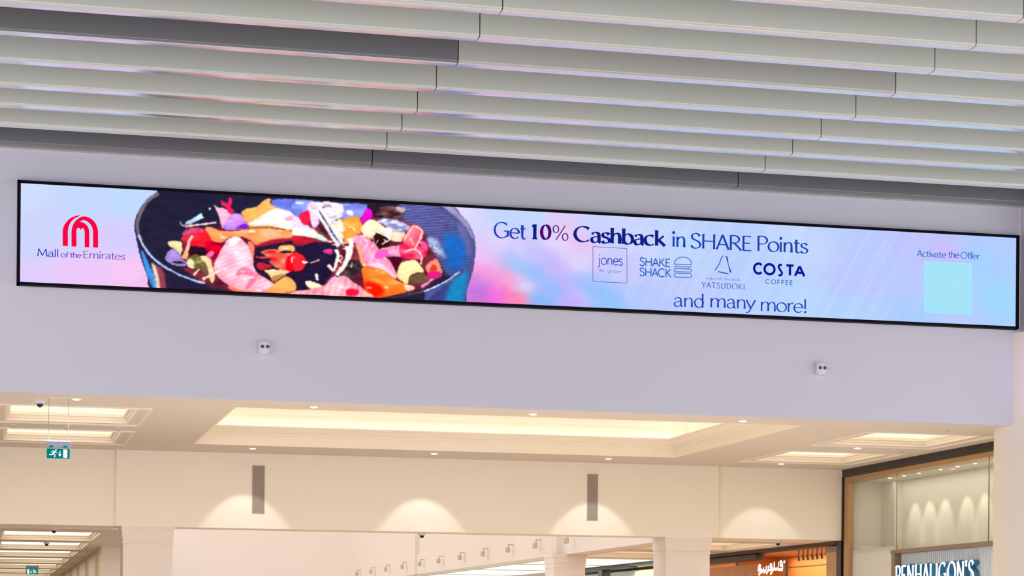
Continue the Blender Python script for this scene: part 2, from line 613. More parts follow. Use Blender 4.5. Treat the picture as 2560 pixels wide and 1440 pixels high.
def uv(x, y):
    p = at(x, y, Y=DY)
    return p[0], p[2]


def to_px(X, Z):
    """where a point of the screen face lies in the artwork's own raster"""
    d = np.stack([X - CAM[0], np.full_like(X, DY - CAM[1]), Z - CAM[2]], -1)
    z = d @ _F
    return 1280 + F_PX * (d @ _R2) / z, PY - F_PX * (d @ _U2) / z


def vnoise(px, py, scale, seed, ax=1.0, ay=1.0):
    rs = np.random.RandomState(seed)
    g = rs.rand(64, 64)
    x, y = px / scale * ax, py / scale * ay
    xi, yi = np.floor(x).astype(int), np.floor(y).astype(int)
    fx, fy = x - xi, y - yi
    fx, fy = fx * fx * (3 - 2 * fx), fy * fy * (3 - 2 * fy)
    a, b = g[yi % 64, xi % 64], g[yi % 64, (xi + 1) % 64]
    c, d = g[(yi + 1) % 64, xi % 64], g[(yi + 1) % 64, (xi + 1) % 64]
    return (a * (1 - fx) + b * fx) * (1 - fy) + (c * (1 - fx) + d * fx) * fy


BGPTS = np.array([
    (60, 480, 208, 222, 255), (200, 520, 198, 216, 255), (320, 500, 192, 220, 255), (60, 600, 206, 214, 255), (300, 600, 216, 206, 255),
    (60, 700, 226, 206, 255), (200, 690, 238, 202, 252), (330, 680, 250, 202, 246), (370, 712, 244, 192, 240), (130, 560, 205, 214, 255),
    (1150, 530, 228, 222, 255), (1200, 560, 215, 216, 255), (1250, 545, 192, 216, 255), (1350, 545, 194, 220, 255), (1240, 600, 226, 212, 255),
    (1300, 620, 216, 206, 255), (1200, 640, 236, 198, 250), (1200, 678, 255, 160, 225), (1190, 700, 206, 136, 230), (1200, 730, 194, 116, 222),
    (1240, 742, 250, 105, 232), (1278, 730, 255, 122, 185), (1292, 752, 255, 140, 172), (1265, 700, 250, 165, 214), (1300, 660, 164, 198, 255),
    (1340, 682, 152, 192, 255), (1306, 716, 220, 222, 255), (1350, 752, 132, 188, 255), (1390, 724, 142, 192, 255), (1340, 640, 194, 198, 255),
    (1380, 662, 206, 182, 250), (1410, 722, 202, 178, 250), (1425, 752, 196, 172, 250), (1400, 610, 226, 216, 255), (1380, 545, 226, 204, 245),
    (1430, 605, 236, 198, 240), (1440, 655, 226, 212, 255), (1452, 742, 206, 192, 250), (1472, 722, 152, 196, 255), (1502, 742, 146, 196, 255),
    (1522, 762, 152, 200, 255), (1500, 560, 202, 212, 255), (1600, 600, 206, 216, 255), (1550, 680, 206, 206, 255), (1600, 745, 184, 202, 255),
    (1700, 620, 192, 216, 255), (1700, 722, 192, 206, 255), (1850, 600, 188, 210, 255), (1850, 702, 186, 210, 255), (2000, 605, 196, 216, 255),
    (2000, 762, 186, 216, 255), (2150, 622, 188, 206, 255), (2150, 702, 192, 202, 255), (2150, 785, 182, 212, 255), (2300, 622, 192, 198, 255),
    (2370, 632, 202, 192, 255), (2300, 702, 188, 202, 255), (2280, 792, 172, 206, 255), (2450, 655, 168, 210, 255), (2500, 622, 178, 206, 255),
    (2500, 752, 162, 216, 255), (2500, 812, 172, 210, 255), (2400, 802, 184, 206, 255)], float)


def backdrop(px, py):
    num = np.zeros(px.shape + (3,))
    den = np.zeros(px.shape)
    jx = px + 14 * (vnoise(px, py, 22, 3) - .5)
    jy = py + 10 * (vnoise(px, py, 18, 4) - .5)
    for x, y, r, g, b in BGPTS:
        w = 1.0 / ((((jx - x) - .45 * (jy - y)) * 0.8) ** 2 + ((jy - y) * 1.0) ** 2 + 340) ** 1.9      # swathes lean to the right
        num += w[..., None] * np.array([r, g, b]) / 255
        den += w
    c = num / den[..., None]
    s = vnoise(px + 0.55 * py, py * 0 + 3, 9, 8) - .5
    k = np.clip((px - 1450) / 100, 0, 1) * np.clip((2330 - px) / 100, 0, 1)
    c += (0.07 * s * k)[..., None] * np.array([.6, .5, .2])
    return np.clip(c, 0, 1)


def picture_mesh(name, x0, x1, z0, z1, nx, nz, paint, y, m, parent):
    X, Z = np.meshgrid(np.linspace(x0, x1, nx), np.linspace(z0, z1, nz))
    px, py = to_px(X, Z)
    c = np.clip(paint(px, py), 0, 1)
    c = lin(c * 255)
    co = np.stack([X, np.full_like(X, y), Z], -1).reshape(-1, 3)
    idx = np.arange(nx * nz).reshape(nz, nx)
    q = np.stack([idx[:-1, :-1], idx[:-1, 1:], idx[1:, 1:], idx[1:, :-1]], -1).reshape(-1, 4)
    me = bpy.data.meshes.new(name)
    me.vertices.add(len(co))
    me.vertices.foreach_set('co', co.ravel())
    me.loops.add(q.size)
    me.loops.foreach_set('vertex_index', q.ravel().astype(np.int32))
    me.polygons.add(len(q))
    me.polygons.foreach_set('loop_start', np.arange(0, q.size, 4, dtype=np.int32))
    me.update(calc_edges=True)
    ca = me.color_attributes.new('pixel', 'FLOAT_COLOR', 'POINT')
    rgba = np.ones((len(co), 4), np.float32)
    rgba[:, :3] = c.reshape(-1, 3)
    ca.data.foreach_set('color', rgba.ravel())
    me.validate()
    return link(name, me, m, parent)


class Paint:
    def __init__(s, px, py, c):
        s.px, s.py, s.c = px, py, c

    def sdf(s, pts, pad):
        p = np.array(pts, float)
        x0, x1, y0, y1 = p[:, 0].min() - pad, p[:, 0].max() + pad, p[:, 1].min() - pad, p[:, 1].max() + pad
        r = np.where((s.py.max(1) >= y0) & (s.py.min(1) <= y1))[0]
        q = np.where((s.px.max(0) >= x0) & (s.px.min(0) <= x1))[0]
        if not len(r) or not len(q):
            return None
        sl = (slice(r[0], r[-1] + 1), slice(q[0], q[-1] + 1))
        X, Y = s.px[sl], s.py[sl]
        ins = np.zeros(X.shape, bool)
        d = np.full(X.shape, 1e9)
        a = p
        b = np.roll(p, -1, 0)
        for (ax, ay), (bx, by) in zip(a, b):
            ex, ey = bx - ax, by - ay
            t = np.clip(((X - ax) * ex + (Y - ay) * ey) / (ex * ex + ey * ey + 1e-9), 0, 1)
            d = np.minimum(d, (X - ax - t * ex) ** 2 + (Y - ay - t * ey) ** 2)
            if ay != by:
                ins ^= ((ay > Y) != (by > Y)) & (X < ex * (Y - ay) / (by - ay) + ax)
        d = np.sqrt(d)
        return sl, X, Y, np.where(ins, d, -d)

    def poly(s, pts, rgb, soft=2.2, dome=0.16, noise=0.1, nsc=5.0, ribs=None, top=0.12, rgb2=None, smooth=True, alpha=1.0, seed=1):
        if smooth:
            n = len(pts)
            q = [pts[-1]] + list(pts) + [pts[0], pts[1]]
            out = []
            for i in range(1, n + 1):
                for k in range(4):
                    t = k / 4
                    out.append(tuple(0.5 * (2 * b + (c - a) * t + (2 * a - 5 * b + 4 * c - d) * t * t + (3 * b - a - 3 * c + d) * t ** 3)
                                     for a, b, c, d in zip(q[i - 1], q[i], q[i + 1], q[i + 2])))
            pts = out
        r = s.sdf(pts, 3)
        if r is None:
            return
        sl, X, Y, sd = r
        sd = sd + 2.4 * (vnoise(X, Y, 5, seed + 50) - .5)
        al = np.clip(0.5 + sd / soft, 0, 1) * alpha
        mx = max(sd.max(), 1)
        h = np.clip(sd / mx, 0, 1) ** 0.5
        p = np.array(pts)
        ty = (Y - p[:, 1].min()) / max(np.ptp(p[:, 1]), 1)
        k1 = vnoise(X, Y, nsc * 1.5, seed, .5, 1.2) - .5
        v = 1.06 + dome * (h - 0.5) + top * (0.5 - ty) + noise * 1.1 * k1 + noise * .5 * (vnoise(X, Y, nsc * .6, seed + 9, .5, 1.2) - .5)
        base = np.array(rgb, float) / 255
        colr = np.broadcast_to(base, X.shape + (3,)).copy()
        if rgb2 is not None:
            k = vnoise(X, Y, nsc * 3.2, seed + 21, .6, 1.2)
            k = np.clip((k - .2) / .6, 0, 1)[..., None]
            colr = colr * (1 - k) + np.array(rgb2, float) / 255 * k
        if ribs:
            ang, per, amp = ribs
            t = (X * math.cos(ang) + Y * math.sin(ang)) / per * 2 * math.pi + 3 * vnoise(X, Y, 14, seed + 5)
            colr = colr + amp * np.sin(t)[..., None]
        colr = np.clip(colr * v[..., None], 0, 1)
        s.c[sl] = s.c[sl] * (1 - al[..., None]) + colr * al[..., None]

    def line(s, pts, w, rgb, w1=None, **kw):
        p = np.array(spline(pts, 6) if len(pts) > 2 else pts, float)
        d = np.gradient(p, axis=0)
        d /= np.maximum(np.hypot(d[:, 0], d[:, 1]), 1e-9)[:, None]
        n = np.stack([-d[:, 1], d[:, 0]], 1)
        ww = np.linspace(w, w if w1 is None else w1, len(p))[:, None] / 2
        s.poly([tuple(q) for q in np.concatenate([p + n * ww, (p - n * ww)[::-1]])], rgb, smooth=False, **kw)


def A2(s_):      # first artwork sheet
    v = [float(t) for t in s_.replace(',', ' ').split()]
    return [(320 + v[i] / 4.8, 460 + v[i + 1] / 4.8) for i in range(0, len(v), 2)]


def A3(s_):      # second artwork sheet
    v = [float(t) for t in s_.replace(',', ' ').split()]
    return [(740 + v[i] / 4.8, 480 + v[i + 1] / 4.8) for i in range(0, len(v), 2)]


def bowl_picture(px, py):
    c = backdrop(px, py)
    P = Paint(px, py, c)
    # the bowl from outside, then its inside, then its rim
    P.poly([(430, 430), (393, 481), (366, 501), (348, 525), (337, 552), (337, 582), (345, 622), (355, 657), (368, 692), (383, 730), (500, 780), (1000, 790), (1148, 775),
            (1166, 722), (1180, 680), (1187, 630), (1184, 592), (1170, 560), (1150, 538), (1126, 515), (1000, 470)], (38, 32, 62), noise=0.12, dome=0)
    P.poly([(1060, 500), (1126, 514), (1150, 538), (1170, 560), (1184, 592), (1187, 630), (1180, 680), (1166, 722), (1150, 780), (1060, 780), (1080, 640)], (78, 84, 142), noise=.2, soft=4, dome=0,
           rgb2=(60, 90, 160))
    P.poly([(352, 625), (362, 640), (385, 690), (393, 722), (384, 724), (372, 700), (360, 665)], (60, 140, 222), noise=.08, soft=5)
    P.poly([(378, 660), (392, 672), (402, 725), (392, 725), (386, 695)], (236, 205, 185), soft=7, dome=0)
    P.poly([(390, 665), (408, 680), (414, 728), (402, 726), (398, 695)], (150, 62, 80), soft=7, dome=0)
    P.poly([(1080, 740), (1150, 690), (1172, 660), (1160, 720), (1146, 765), (1080, 765)], (60, 66, 130), noise=.12, soft=4)
    P.poly([(1124, 716), (1166, 672), (1160, 740), (1146, 775), (1112, 775)], (26, 132, 190), soft=14, dome=0)
    P.poly([(440, 430), (398, 484), (374, 506), (358, 530), (351, 556), (352, 582), (360, 610), (378, 636), (404, 660), (450, 688), (510, 712), (600, 740), (800, 775), (950, 765),
            (1060, 728), (1120, 700), (1150, 680), (1172, 640), (1176, 600), (1160, 560), (1110, 520), (1000, 480)], (34, 32, 56), noise=.16, nsc=9, dome=0, top=0)
    # bluish right flank of the bowl
    P.poly([(1005, 500), (1100, 515), (1150, 548), (1175, 590), (1178, 640), (1160, 680), (1120, 690), (1085, 640), (1060, 590), (1010, 560)], (82, 84, 142), noise=.2, nsc=4,
           ribs=(1.5, 7, .06), soft=14, dome=0)
    P.poly([(1110, 590), (1150, 590), (1168, 620), (1160, 660), (1130, 680), (1110, 640)], (28, 102, 192), soft=26, dome=0, noise=.12)
    P.poly([(1140, 560), (1165, 575), (1178, 620), (1172, 650), (1160, 610)], (96, 100, 160), soft=10, dome=0)
    P.poly([(1104, 515), (1128, 517), (1150, 537), (1170, 560), (1183, 592), (1178, 595), (1160, 565), (1135, 540)], (150, 140, 185), soft=5, dome=0, noise=.15)
    # dim reddish ground between the pieces
    P.poly([(455, 610), (520, 575), (600, 545), (700, 520), (860, 515), (980, 545), (1050, 575), (1090, 640), (1085, 700), (1010, 735), (800, 752), (600, 735), (480, 690)], (92, 30, 48), noise=.4, nsc=7, soft=14,
           dome=0, rgb2=(140, 52, 60))
    # rim
    P.line([(395, 484), (368, 503), (352, 530), (343, 556), (344, 580), (350, 600)], 9, (112, 100, 112), w1=7, noise=.2)
    P.line([(346, 588), (356, 612), (376, 640), (402, 662), (440, 684), (480, 700), (512, 709)], 6, (176, 190, 240), w1=5, noise=.12)
    P.line([(1020, 738), (1062, 728), (1110, 706), (1148, 680)], 5, (214, 208, 240), w1=2.5, noise=.15)
    P.line([(940, 748), (1000, 742), (1060, 731)], 6, (60, 44, 60), noise=.15)
    # --- left half
    P.poly(A2('1740 190 2112 210 2112 420 2000 380 1850 320 1740 280'), (112, 132, 220), soft=3, noise=.15, nsc=6, rgb2=(90, 100, 200))
    P.line(A2('620 450 650 500 690 500'), 3, (150, 140, 150), w1=8, soft=3)
    P.line(A2('690 480 780 440 890 380'), 8, (176, 186, 222), w1=13, rgb2=(170, 224, 214))
    P.line(A2('690 512 870 490 1050 465'), 6, (238, 186, 184), w1=4)
    P.poly(A2('965 285 990 290 990 310 970 312'), (220, 210, 225))
    P.poly(A2('1030 260 1080 280 1190 310 1240 380 1180 470 1130 540 1095 420 1060 330'), (226, 165, 190), noise=.12)
    P.poly(A2('1240 360 1350 370 1410 440 1445 520 1420 560 1340 545 1280 555 1180 555 1135 510 1200 420'), (172, 112, 236), noise=.2, nsc=4, rgb2=(200, 150, 250))
    P.poly(A2('1290 540 1350 500 1400 480 1445 520 1420 560 1340 530'), (112, 32, 172))
    P.poly(A2('1110 200 1150 215 1190 240 1200 180 1230 170 1250 220 1230 270 1270 330 1230 370 1190 330 1160 280 1120 250'), (196, 18, 78), noise=.25, nsc=3, rgb2=(235, 40, 90))
    P.poly(A2('1360 340 1420 300 1520 280 1580 240 1650 185 1710 185 1700 230 1780 290 1900 330 2000 380 2130 480 2130 560 1950 560 1800 530 1600 520 1470 540 1430 470 1380 420'),
           (247, 168, 88), noise=.14, nsc=5)
    P.poly(A2('1440 480 1560 410 1650 345 1800 300 1950 345 2130 470 2130 580 1900 548 1700 505 1540 512'), (250, 232, 222), noise=.1, ribs=(1.25, 9, .07), soft=5)
    P.poly(A2('1880 410 1990 380 2060 410 1990 440 1900 440'), (222, 150, 196), soft=4)
    P.poly(A2('1450 520 1700 520 1900 570 1700 560 1500 570'), (150, 96, 52), soft=6)
    P.poly(A2('640 640 760 540 900 540 960 570 1000 640 1010 700 960 760 800 775 720 740 650 690'), (232, 22, 36), noise=.18, nsc=6, rgb2=(215, 60, 90))
    P.poly(A2('650 600 720 540 860 530 900 570 800 600 700 650'), (190, 62, 100), noise=.3, nsc=3, soft=4)
    P.poly(A2('720 750 930 770 930 860 860 870 760 860 725 830'), (44, 14, 34), soft=4)
    P.poly(A2('930 700 1060 680 1140 720 1115 820 1060 880 1010 920 960 830 925 780'), (224, 8, 40), noise=.3, nsc=4, rgb2=(150, 0, 40))
    P.poly(A2('920 540 980 515 1100 560 1250 570 1440 545 1700 540 1900 560 2130 600 2130 660 1900 665 1700 690 1560 745 1480 690 1380 640 1200 650 1130 705 1010 685 960 600'),
           (250, 138, 78), noise=.14, nsc=7, rgb2=(250, 168, 130))
    P.poly(A2('1560 740 1700 680 1900 655 2130 660 2130 740 1800 740 1620 790'), (150, 24, 48), soft=6, noise=.2)
    P.poly(A2('1500 800 1700 735 2130 720 2130 1300 2010 1270 2000 1180 1900 1110 1750 1170 1560 1070 1500 980'), (36, 24, 52), noise=.2)
    P.poly(A2('1440 690 1510 750 1505 960 1490 1000 1455 880 1430 790'), (236, 112, 92), soft=3)
    P.poly(A2('1200 660 1280 635 1360 660 1430 740 1455 800 1490 870 1505 1000 1560 1080 1640 1130 1720 1180 1750 1230 1680 1290 1500 1305 1330 1285 1210 1225 1110 1150 1035 1060 1035 950 1080 860 1130 760'),
           (250, 156, 176), ribs=(1.2, 10, .03), noise=.12, nsc=6, rgb2=(252, 190, 205))
    P.poly(A2('1300 1060 1400 1000 1500 1060 1480 1110 1380 1090 1310 1110'), (245, 110, 140), soft=5)
    P.poly(A2('1440 1180 1520 1080 1560 1110 1480 1220 1410 1270'), (246, 110, 140), soft=5)
    P.poly(A2('1220 660 1290 650 1320 720 1240 760 1200 720'), (255, 215, 228), soft=8)
    for q, w, cc in (('1600 830 1680 795 1780 800', 5, (240, 96, 70)), ('1530 880 1640 885 1740 850', 5, (225, 60, 60)), ('1700 940 1760 860 1810 800', 6, (240, 96, 80))):
        P.line(A2(q), w, cc)
    P.poly(A2('1620 840 1760 800 1850 830 1960 830 2060 845 2130 900 2130 960 2000 1000 1950 1050 1850 1040 1760 1000 1700 950 1700 900'), (214, 34, 40), noise=.35, nsc=4, rgb2=(245, 110, 90))
    P.poly(A2('1790 790 1820 745 1900 735 1985 745 1995 815 1900 800 1830 815'), (247, 164, 100))
    P.poly(A2('1900 900 1960 850 2050 840 2130 880 2130 960 2010 1000 1950 1065 1890 1030'), (242, 8, 28), noise=.1)
    P.poly(A2('1950 890 1980 870 1985 930 1960 950'), (255, 190, 190), soft=4)
    P.poly(A2('1540 960 1600 945 1720 985 1700 1010 1600 1040 1550 1010'), (176, 34, 56), noise=.3, nsc=3)
    P.poly(A2('1640 1035 1800 1030 1930 1050 1880 1095 1810 1140 1740 1170 1690 1100'), (242, 190, 132))
    P.poly(A2('1730 1120 1800 1090 1870 1090 1800 1150 1740 1180'), (170, 120, 70), soft=5)
    P.poly(A2('1660 1290 1780 1180 1880 1115 1970 1150 2015 1230 1990 1290 1900 1310 1750 1320'), (250, 160, 88), noise=.12)
    P.poly(A2('485 690 600 688 640 710 648 800 620 855 560 790 490 745'), (236, 208, 152))
    P.poly(A2('440 890 490 800 560 790 620 850 640 900 705 940 690 988 580 985 500 955'), (156, 134, 200), noise=.2, nsc=4, ribs=(.9, 6, .09))
    P.poly(A2('530 940 600 930 690 950 600 965'), (40, 24, 50), soft=3)
    P.line(A2('775 628 735 680 715 770 690 830'), 7, (240, 168, 164), w1=9)
    P.poly(A2('640 880 680 810 712 800 722 850 700 905 660 905'), (246, 162, 110))
    P.poly(A2('850 880 920 862 980 900 1015 1000 1040 1100 1022 1182 990 1182 965 1100 930 980'), (238, 188, 142))
    P.poly(A2('880 930 930 960 960 1080 930 1100 890 1060 870 990'), (104, 84, 56), soft=5)
    P.poly(A2('700 930 740 880 810 845 870 890 885 960 850 1025 780 1025 720 995'), (92, 94, 48), noise=.35, nsc=3, rgb2=(150, 140, 80))
    P.poly(A2('700 930 750 905 790 950 780 1015 720 1000'), (222, 208, 164), noise=.25, nsc=3, soft=4)
    P.poly(A2('640 1010 760 1030 870 1110 880 1135 780 1100'), (120, 40, 60), noise=.2, soft=4)
    P.line(A2('785 1100 820 1060 860 1020'), 7, (238, 190, 170), w1=3)
    P.line(A2('890 1148 990 1095 1100 1045'), 7, (248, 196, 176), w1=5)
    P.poly(A2('940 850 1000 805 1028 830 1000 880 960 885'), (236, 100, 150))
    P.line(A2('1200 1230 1330 1290 1500 1315 1800 1330 2130 1345'), 9, (246, 112, 82), noise=.25)
    # --- right half
    P.poly(A3('0 100 330 125 560 138 870 158 870 270 600 330 0 300'), (114, 128, 214), noise=.22, nsc=5, soft=3, rgb2=(150, 150, 230))
    P.poly(A3('860 150 1050 165 1050 300 930 300 870 240'), (40, 26, 44), soft=3)
    P.poly(A3('0 120 80 125 80 150 0 150'), (190, 220, 250), soft=4)
    P.poly(A3('1040 170 1200 180 1300 215 1280 300 1150 335 1030 290 930 285 980 230'), (112, 72, 76), noise=.45, nsc=3, rgb2=(60, 30, 34))
    P.poly(A3('1200 180 1300 200 1290 250 1220 230'), (176, 165, 170), soft=5)
    P.poly(A3('960 345 1130 320 1300 380 1360 420 1300 485 1160 485 1080 410'), (190, 195, 228), noise=.4, nsc=2.4, soft=4, rgb2=(120, 120, 170))
    P.poly(A3('-30 300 60 340 160 420 260 490 120 470 -30 440'), (250, 196, 222), noise=.12)
    P.poly(A3('140 150 250 140 270 380 200 430 160 330'), (240, 192, 216), noise=.2, nsc=3, soft=4)
    P.poly(A3('30 290 90 240 150 230 170 320 140 400 80 385'), (232, 28, 68), noise=.1)
    P.poly(A3('170 180 250 130 400 120 540 150 568 200 545 300 460 350 410 400 360 330 300 250 220 230'), (236, 220, 236), noise=.3, nsc=3, rgb2=(205, 190, 215))
    P.line(A3('310 190 380 165 430 190'), 3, (120, 100, 116))
    P.poly(A3('600 240 640 220 690 250 680 290 620 275'), (236, 220, 230), noise=.2)
    P.poly(A3('-30 430 100 440 230 480 330 540 375 572 330 592 200 555 -30 525'), (226, 240, 216), noise=.08, ribs=(1.35, 10, .05), rgb2=(195, 245, 210))
    P.poly(A3('-30 525 200 560 260 620 150 645 -30 635'), (176, 28, 50), noise=.25)
    P.poly(A3('60 660 250 605 450 640 490 720 470 900 440 960 320 1110 200 1155 110 1170 60 1060 110 950 120 830 60 740'), (34, 25, 53), noise=.2)
    P.poly(A3('260 400 330 430 380 520 330 500 280 450'), (50, 30, 44), soft=4)
    P.poly(A3('320 720 350 690 420 688 438 742 380 752'), (204, 54, 126), noise=.2)
    P.poly(A3('-30 735 70 758 112 830 80 935 -30 945'), (230, 36, 46), noise=.15)
    P.poly(A3('80 830 140 848 110 868 76 860'), (250, 214, 214))
    P.line(A3('165 855 220 840 275 822'), 5, (238, 160, 160), w1=3)
    P.line(A3('236 985 246 1020 258 1065'), 8, (226, 214, 226), w1=6)
    P.poly(A3('550 350 620 310 720 300 780 340 792 420 772 495 700 530 600 630 560 540 540 440'), (250, 168, 84), noise=.1, rgb2=(250, 140, 50))
    P.poly(A3('440 370 540 340 560 460 560 600 500 560 450 470'), (236, 222, 205), noise=.25, nsc=3, soft=4, rgb2=(225, 215, 170))
    P.line(A3('240 215 330 350 430 510 520 650'), 13, (206, 206, 226), w1=15, noise=.1)
    P.line(A3('270 225 360 370 450 520 545 645'), 3, (70, 60, 76))
    P.line(A3('300 215 390 350 480 500 560 630'), 8, (228, 224, 236))
    P.poly(A3('800 290 830 215 890 212 918 270 900 330 820 385 755 345'), (238, 8, 214), noise=.1, rgb2=(205, 20, 170))
    P.poly(A3('780 430 850 350 930 343 1000 380 1090 450 1060 495 960 485 920 565 850 545 790 495'), (251, 216, 178), noise=.08)
    P.line(A3('920 450 1000 490 1080 560'), 9, (206, 196, 160), w1=6, noise=.2)
    P.poly(A3('1050 430 1150 450 1160 560 1090 575 1040 500'), (236, 218, 204), noise=.25, nsc=3)
    P.poly(A3('905 580 970 505 1050 530 1120 590 1100 650 1050 690 980 660'), (44, 16, 18), noise=.3, nsc=3)
    P.poly(A3('1160 480 1290 490 1300 520 1250 600 1150 590 1140 520'), (240, 196, 170), noise=.15)
    P.poly(A3('1000 690 1230 640 1300 640 1280 770 1150 800 1060 760'), (232, 140, 176), noise=.35, nsc=3)
    P.poly(A3('1230 660 1300 610 1400 650 1470 655 1560 640 1575 700 1520 805 1300 805 1250 760'), (234, 28, 78), noise=.2, nsc=4, rgb2=(245, 90, 130))
    P.poly(A3('1280 600 1350 440 1420 398 1500 440 1525 500 1480 620 1400 680 1330 640'), (238, 70, 100), noise=.2, nsc=4, rgb2=(250, 130, 140))
    for q in ('1290 590 1340 500 1410 405', '1430 420 1500 460 1520 500', '1510 500 1470 600 1420 680', '1300 720 1420 690 1500 760 1495 870', '1370 560 1390 600 1400 640'):
        P.line(A3(q), 5, (252, 176, 160), w1=4)
    P.poly(A3('1570 560 1680 570 1760 700 1800 790 1700 770 1600 660'), (160, 175, 228), noise=.55, nsc=2, soft=8, alpha=.85)
    P.poly(A3('1490 600 1560 610 1570 690 1520 700'), (230, 70, 130), noise=.2, soft=4)
    P.poly(A3('1090 790 1260 790 1230 900 1210 1010 1150 880'), (70, 10, 36), noise=.2, soft=4)
    P.line(A3('650 560 660 640 640 760 600 850'), 14, (232, 214, 220), w1=10, noise=.3, nsc=3)
    P.poly(A3('590 840 700 815 785 850 795 920 700 1000 690 1065 580 1012 490 1022 560 900'), (42, 32, 38), noise=.4, nsc=3, rgb2=(80, 60, 60))
    P.line(A3('480 690 500 780 470 880 450 940'), 9, (232, 220, 205), w1=7, noise=.35, nsc=2.5)
    P.line(A3('610 650 620 750 580 880 480 1000'), 12, (236, 224, 216), w1=10, noise=.15)
    P.line(A3('375 880 420 920 450 955'), 9, (240, 200, 206), w1=7)
    P.poly(A3('110 1080 200 1078 310 1135 220 1165 150 1155'), (246, 214, 186), noise=.1)
    P.poly(A3('-30 1195 140 1172 300 1140 420 1070 490 1030 580 1008 680 1080 790 1150 940 1262 600 1262 -30 1240'), (250, 140, 160), noise=.18, nsc=6, ribs=(.3, 16, .05), rgb2=(252, 180, 186))
    P.poly(A3('610 1170 740 1178 725 1245 605 1245'), (250, 20, 60), soft=5)
    P.poly(A3('380 1080 470 1000 470 1060 430 1110'), (246, 160, 196), soft=4)
    P.poly(A3('680 560 760 513 840 540 900 590 960 645 1010 705 1090 795 1150 870 1205 985 1180 1035 1080 965 960 915 860 895 790 885 760 780 720 660'),
           (250, 152, 180), ribs=(.5, 15, .03), noise=.14, nsc=5, rgb2=(252, 120, 160))
    P.poly(A3('720 640 770 660 800 780 840 880 790 890 760 780'), (246, 150, 110), soft=5)
    P.poly(A3('965 720 1080 698 1092 770 1020 805 945 792'), (250, 84, 176), noise=.1, soft=3)
    P.poly(A3('860 880 1000 850 1120 940 1200 1000 1180 1040 1060 970'), (252, 180, 206), soft=6, noise=.1)
    P.poly(A3('790 905 950 915 1080 960 1200 1060 1410 1140 1390 1182 1150 1245 950 1275 850 1210 808 1080'), (251, 104, 30), noise=.16, nsc=5, rgb2=(252, 150, 70))
    P.poly(A3('815 1080 960 1090 1060 1180 1000 1260 900 1260 840 1190'), (254, 26, 4), noise=.12, soft=12)
    P.poly(A3('1300 1120 1410 1140 1400 1180 1320 1190'), (248, 196, 176), noise=.25, nsc=3, soft=4)
    P.poly(A3('800 1190 900 1230 930 1270 820 1260'), (250, 160, 150), noise=.35, nsc=3, soft=4)
    P.poly(A3('1205 1010 1240 880 1290 840 1420 818 1500 900 1525 970 1380 1000 1350 1060 1340 1105 1280 1085'), (251, 214, 152), noise=.07, ribs=(1.3, 13, .03))
    P.poly(A3('1345 1070 1390 992 1500 968 1605 1050 1540 1092 1400 1115'), (100, 76, 52), noise=.3, nsc=4)
    P.poly(A3('1555 900 1600 850 1660 808 1712 840 1752 990 1690 1042 1620 1032 1570 970'), (250, 132, 112), noise=.15)
    P.poly(A3('1610 900 1660 870 1690 940 1640 950 1600 940'), (206, 60, 30), soft=4)
    P.poly(A3('1575 975 1650 945 1750 990 1690 1045 1600 1035'), (222, 30, 120), noise=.12)
    P.line(A3('1500 1140 1570 1100 1640 1040'), 8, (216, 120, 186), w1=5, noise=.15)
    rs = np.random.RandomState(11)
    for k in range(26):          # pale noodles and sprouts between the pieces
        x0, y0 = (845 + rs.randn() * 16, 560 + rs.rand() * 130) if k < 16 else (955 + rs.randn() * 22, 562 + rs.rand() * 40)
        a = rs.rand() * 3.1
        L = 8 + rs.rand() * 16
        P.line([(x0, y0), (x0 + L * .5 * math.cos(a) + rs.randn() * 3, y0 + L * .5 * math.sin(a)), (x0 + L * math.cos(a + .5), y0 + L * math.sin(a + .5))], 2.4,
               [(238, 226, 224), (226, 214, 196), (250, 220, 228)][k % 3], soft=2)
    for k in range(60):          # glints on the wet pieces
        x0, y0 = 470 + rs.rand() * 640, 570 + rs.rand() * 165
        i = np.unravel_index(np.argmin((px - x0) ** 2 + (py - y0) ** 2), px.shape)
        q = c[i]
        if q.max() > .75:
            w = 1 + rs.rand() * 2.5
            P.poly([(x0 - 2.4 * w, y0), (x0, y0 - w), (x0 + 2.4 * w, y0 + .4), (x0, y0 + w)], tuple(np.clip(q * 255 * .5 + 140, 0, 255)), soft=3, dome=0, noise=0, alpha=.8)
    g = np.clip((c - .5) * 1.1 + .535, 0, 1)
    m = np.clip((px - 420) / 60, 0, 1) * np.clip((1110 - px) / 60, 0, 1)
    c = c * (1 - m[..., None]) + g * m[..., None]
    # a soft glow from neighbouring diodes
    b = c.copy()
    for d in (1, 2):
        b[d:] = b[d:] * .75 + b[:-d] * .25
        b[:, d:] = b[:, d:] * .75 + b[:, :-d] * .25
    return np.clip(b, 0, 1)


disp = thing('led_display', (7.1, 27.9, 6.54), 'long LED screen advertising a cashback offer beside a bowl of prawns', 'screen')
obj('casing', MB().box(DX0 - 0.012, DX1 + 0.03, DY + 0.012, WY, DZ0 + 0.01, DZ1 + 0.018, 0.006), M_CASE, disp)
bw = 0.042
bez = MB()
bez.box(DX0, DX1, DY - 0.022, WY - 0.03, DZ1 - 0.036, DZ1, 0.003)
bez.box(DX0, DX1, DY - 0.022, WY - 0.03, DZ0, DZ0 + 0.036, 0.003)
bez.box(DX0, DX0 + bw, DY - 0.022, WY - 0.03, DZ0, DZ1, 0.003)
bez.box(DX1 - bw, DX1, DY - 0.022, WY - 0.03, DZ0, DZ1, 0.003)
obj('bezel', bez, M_BEZEL, disp, label='black screen bezel')
LED = led_mat('led_pixels', 0.035)
LED2 = led_mat('led_pixels_fine', 0.012)
LED2.cycles.emission_sampling = 'NONE'      # only speeds sampling; it still lights the hall
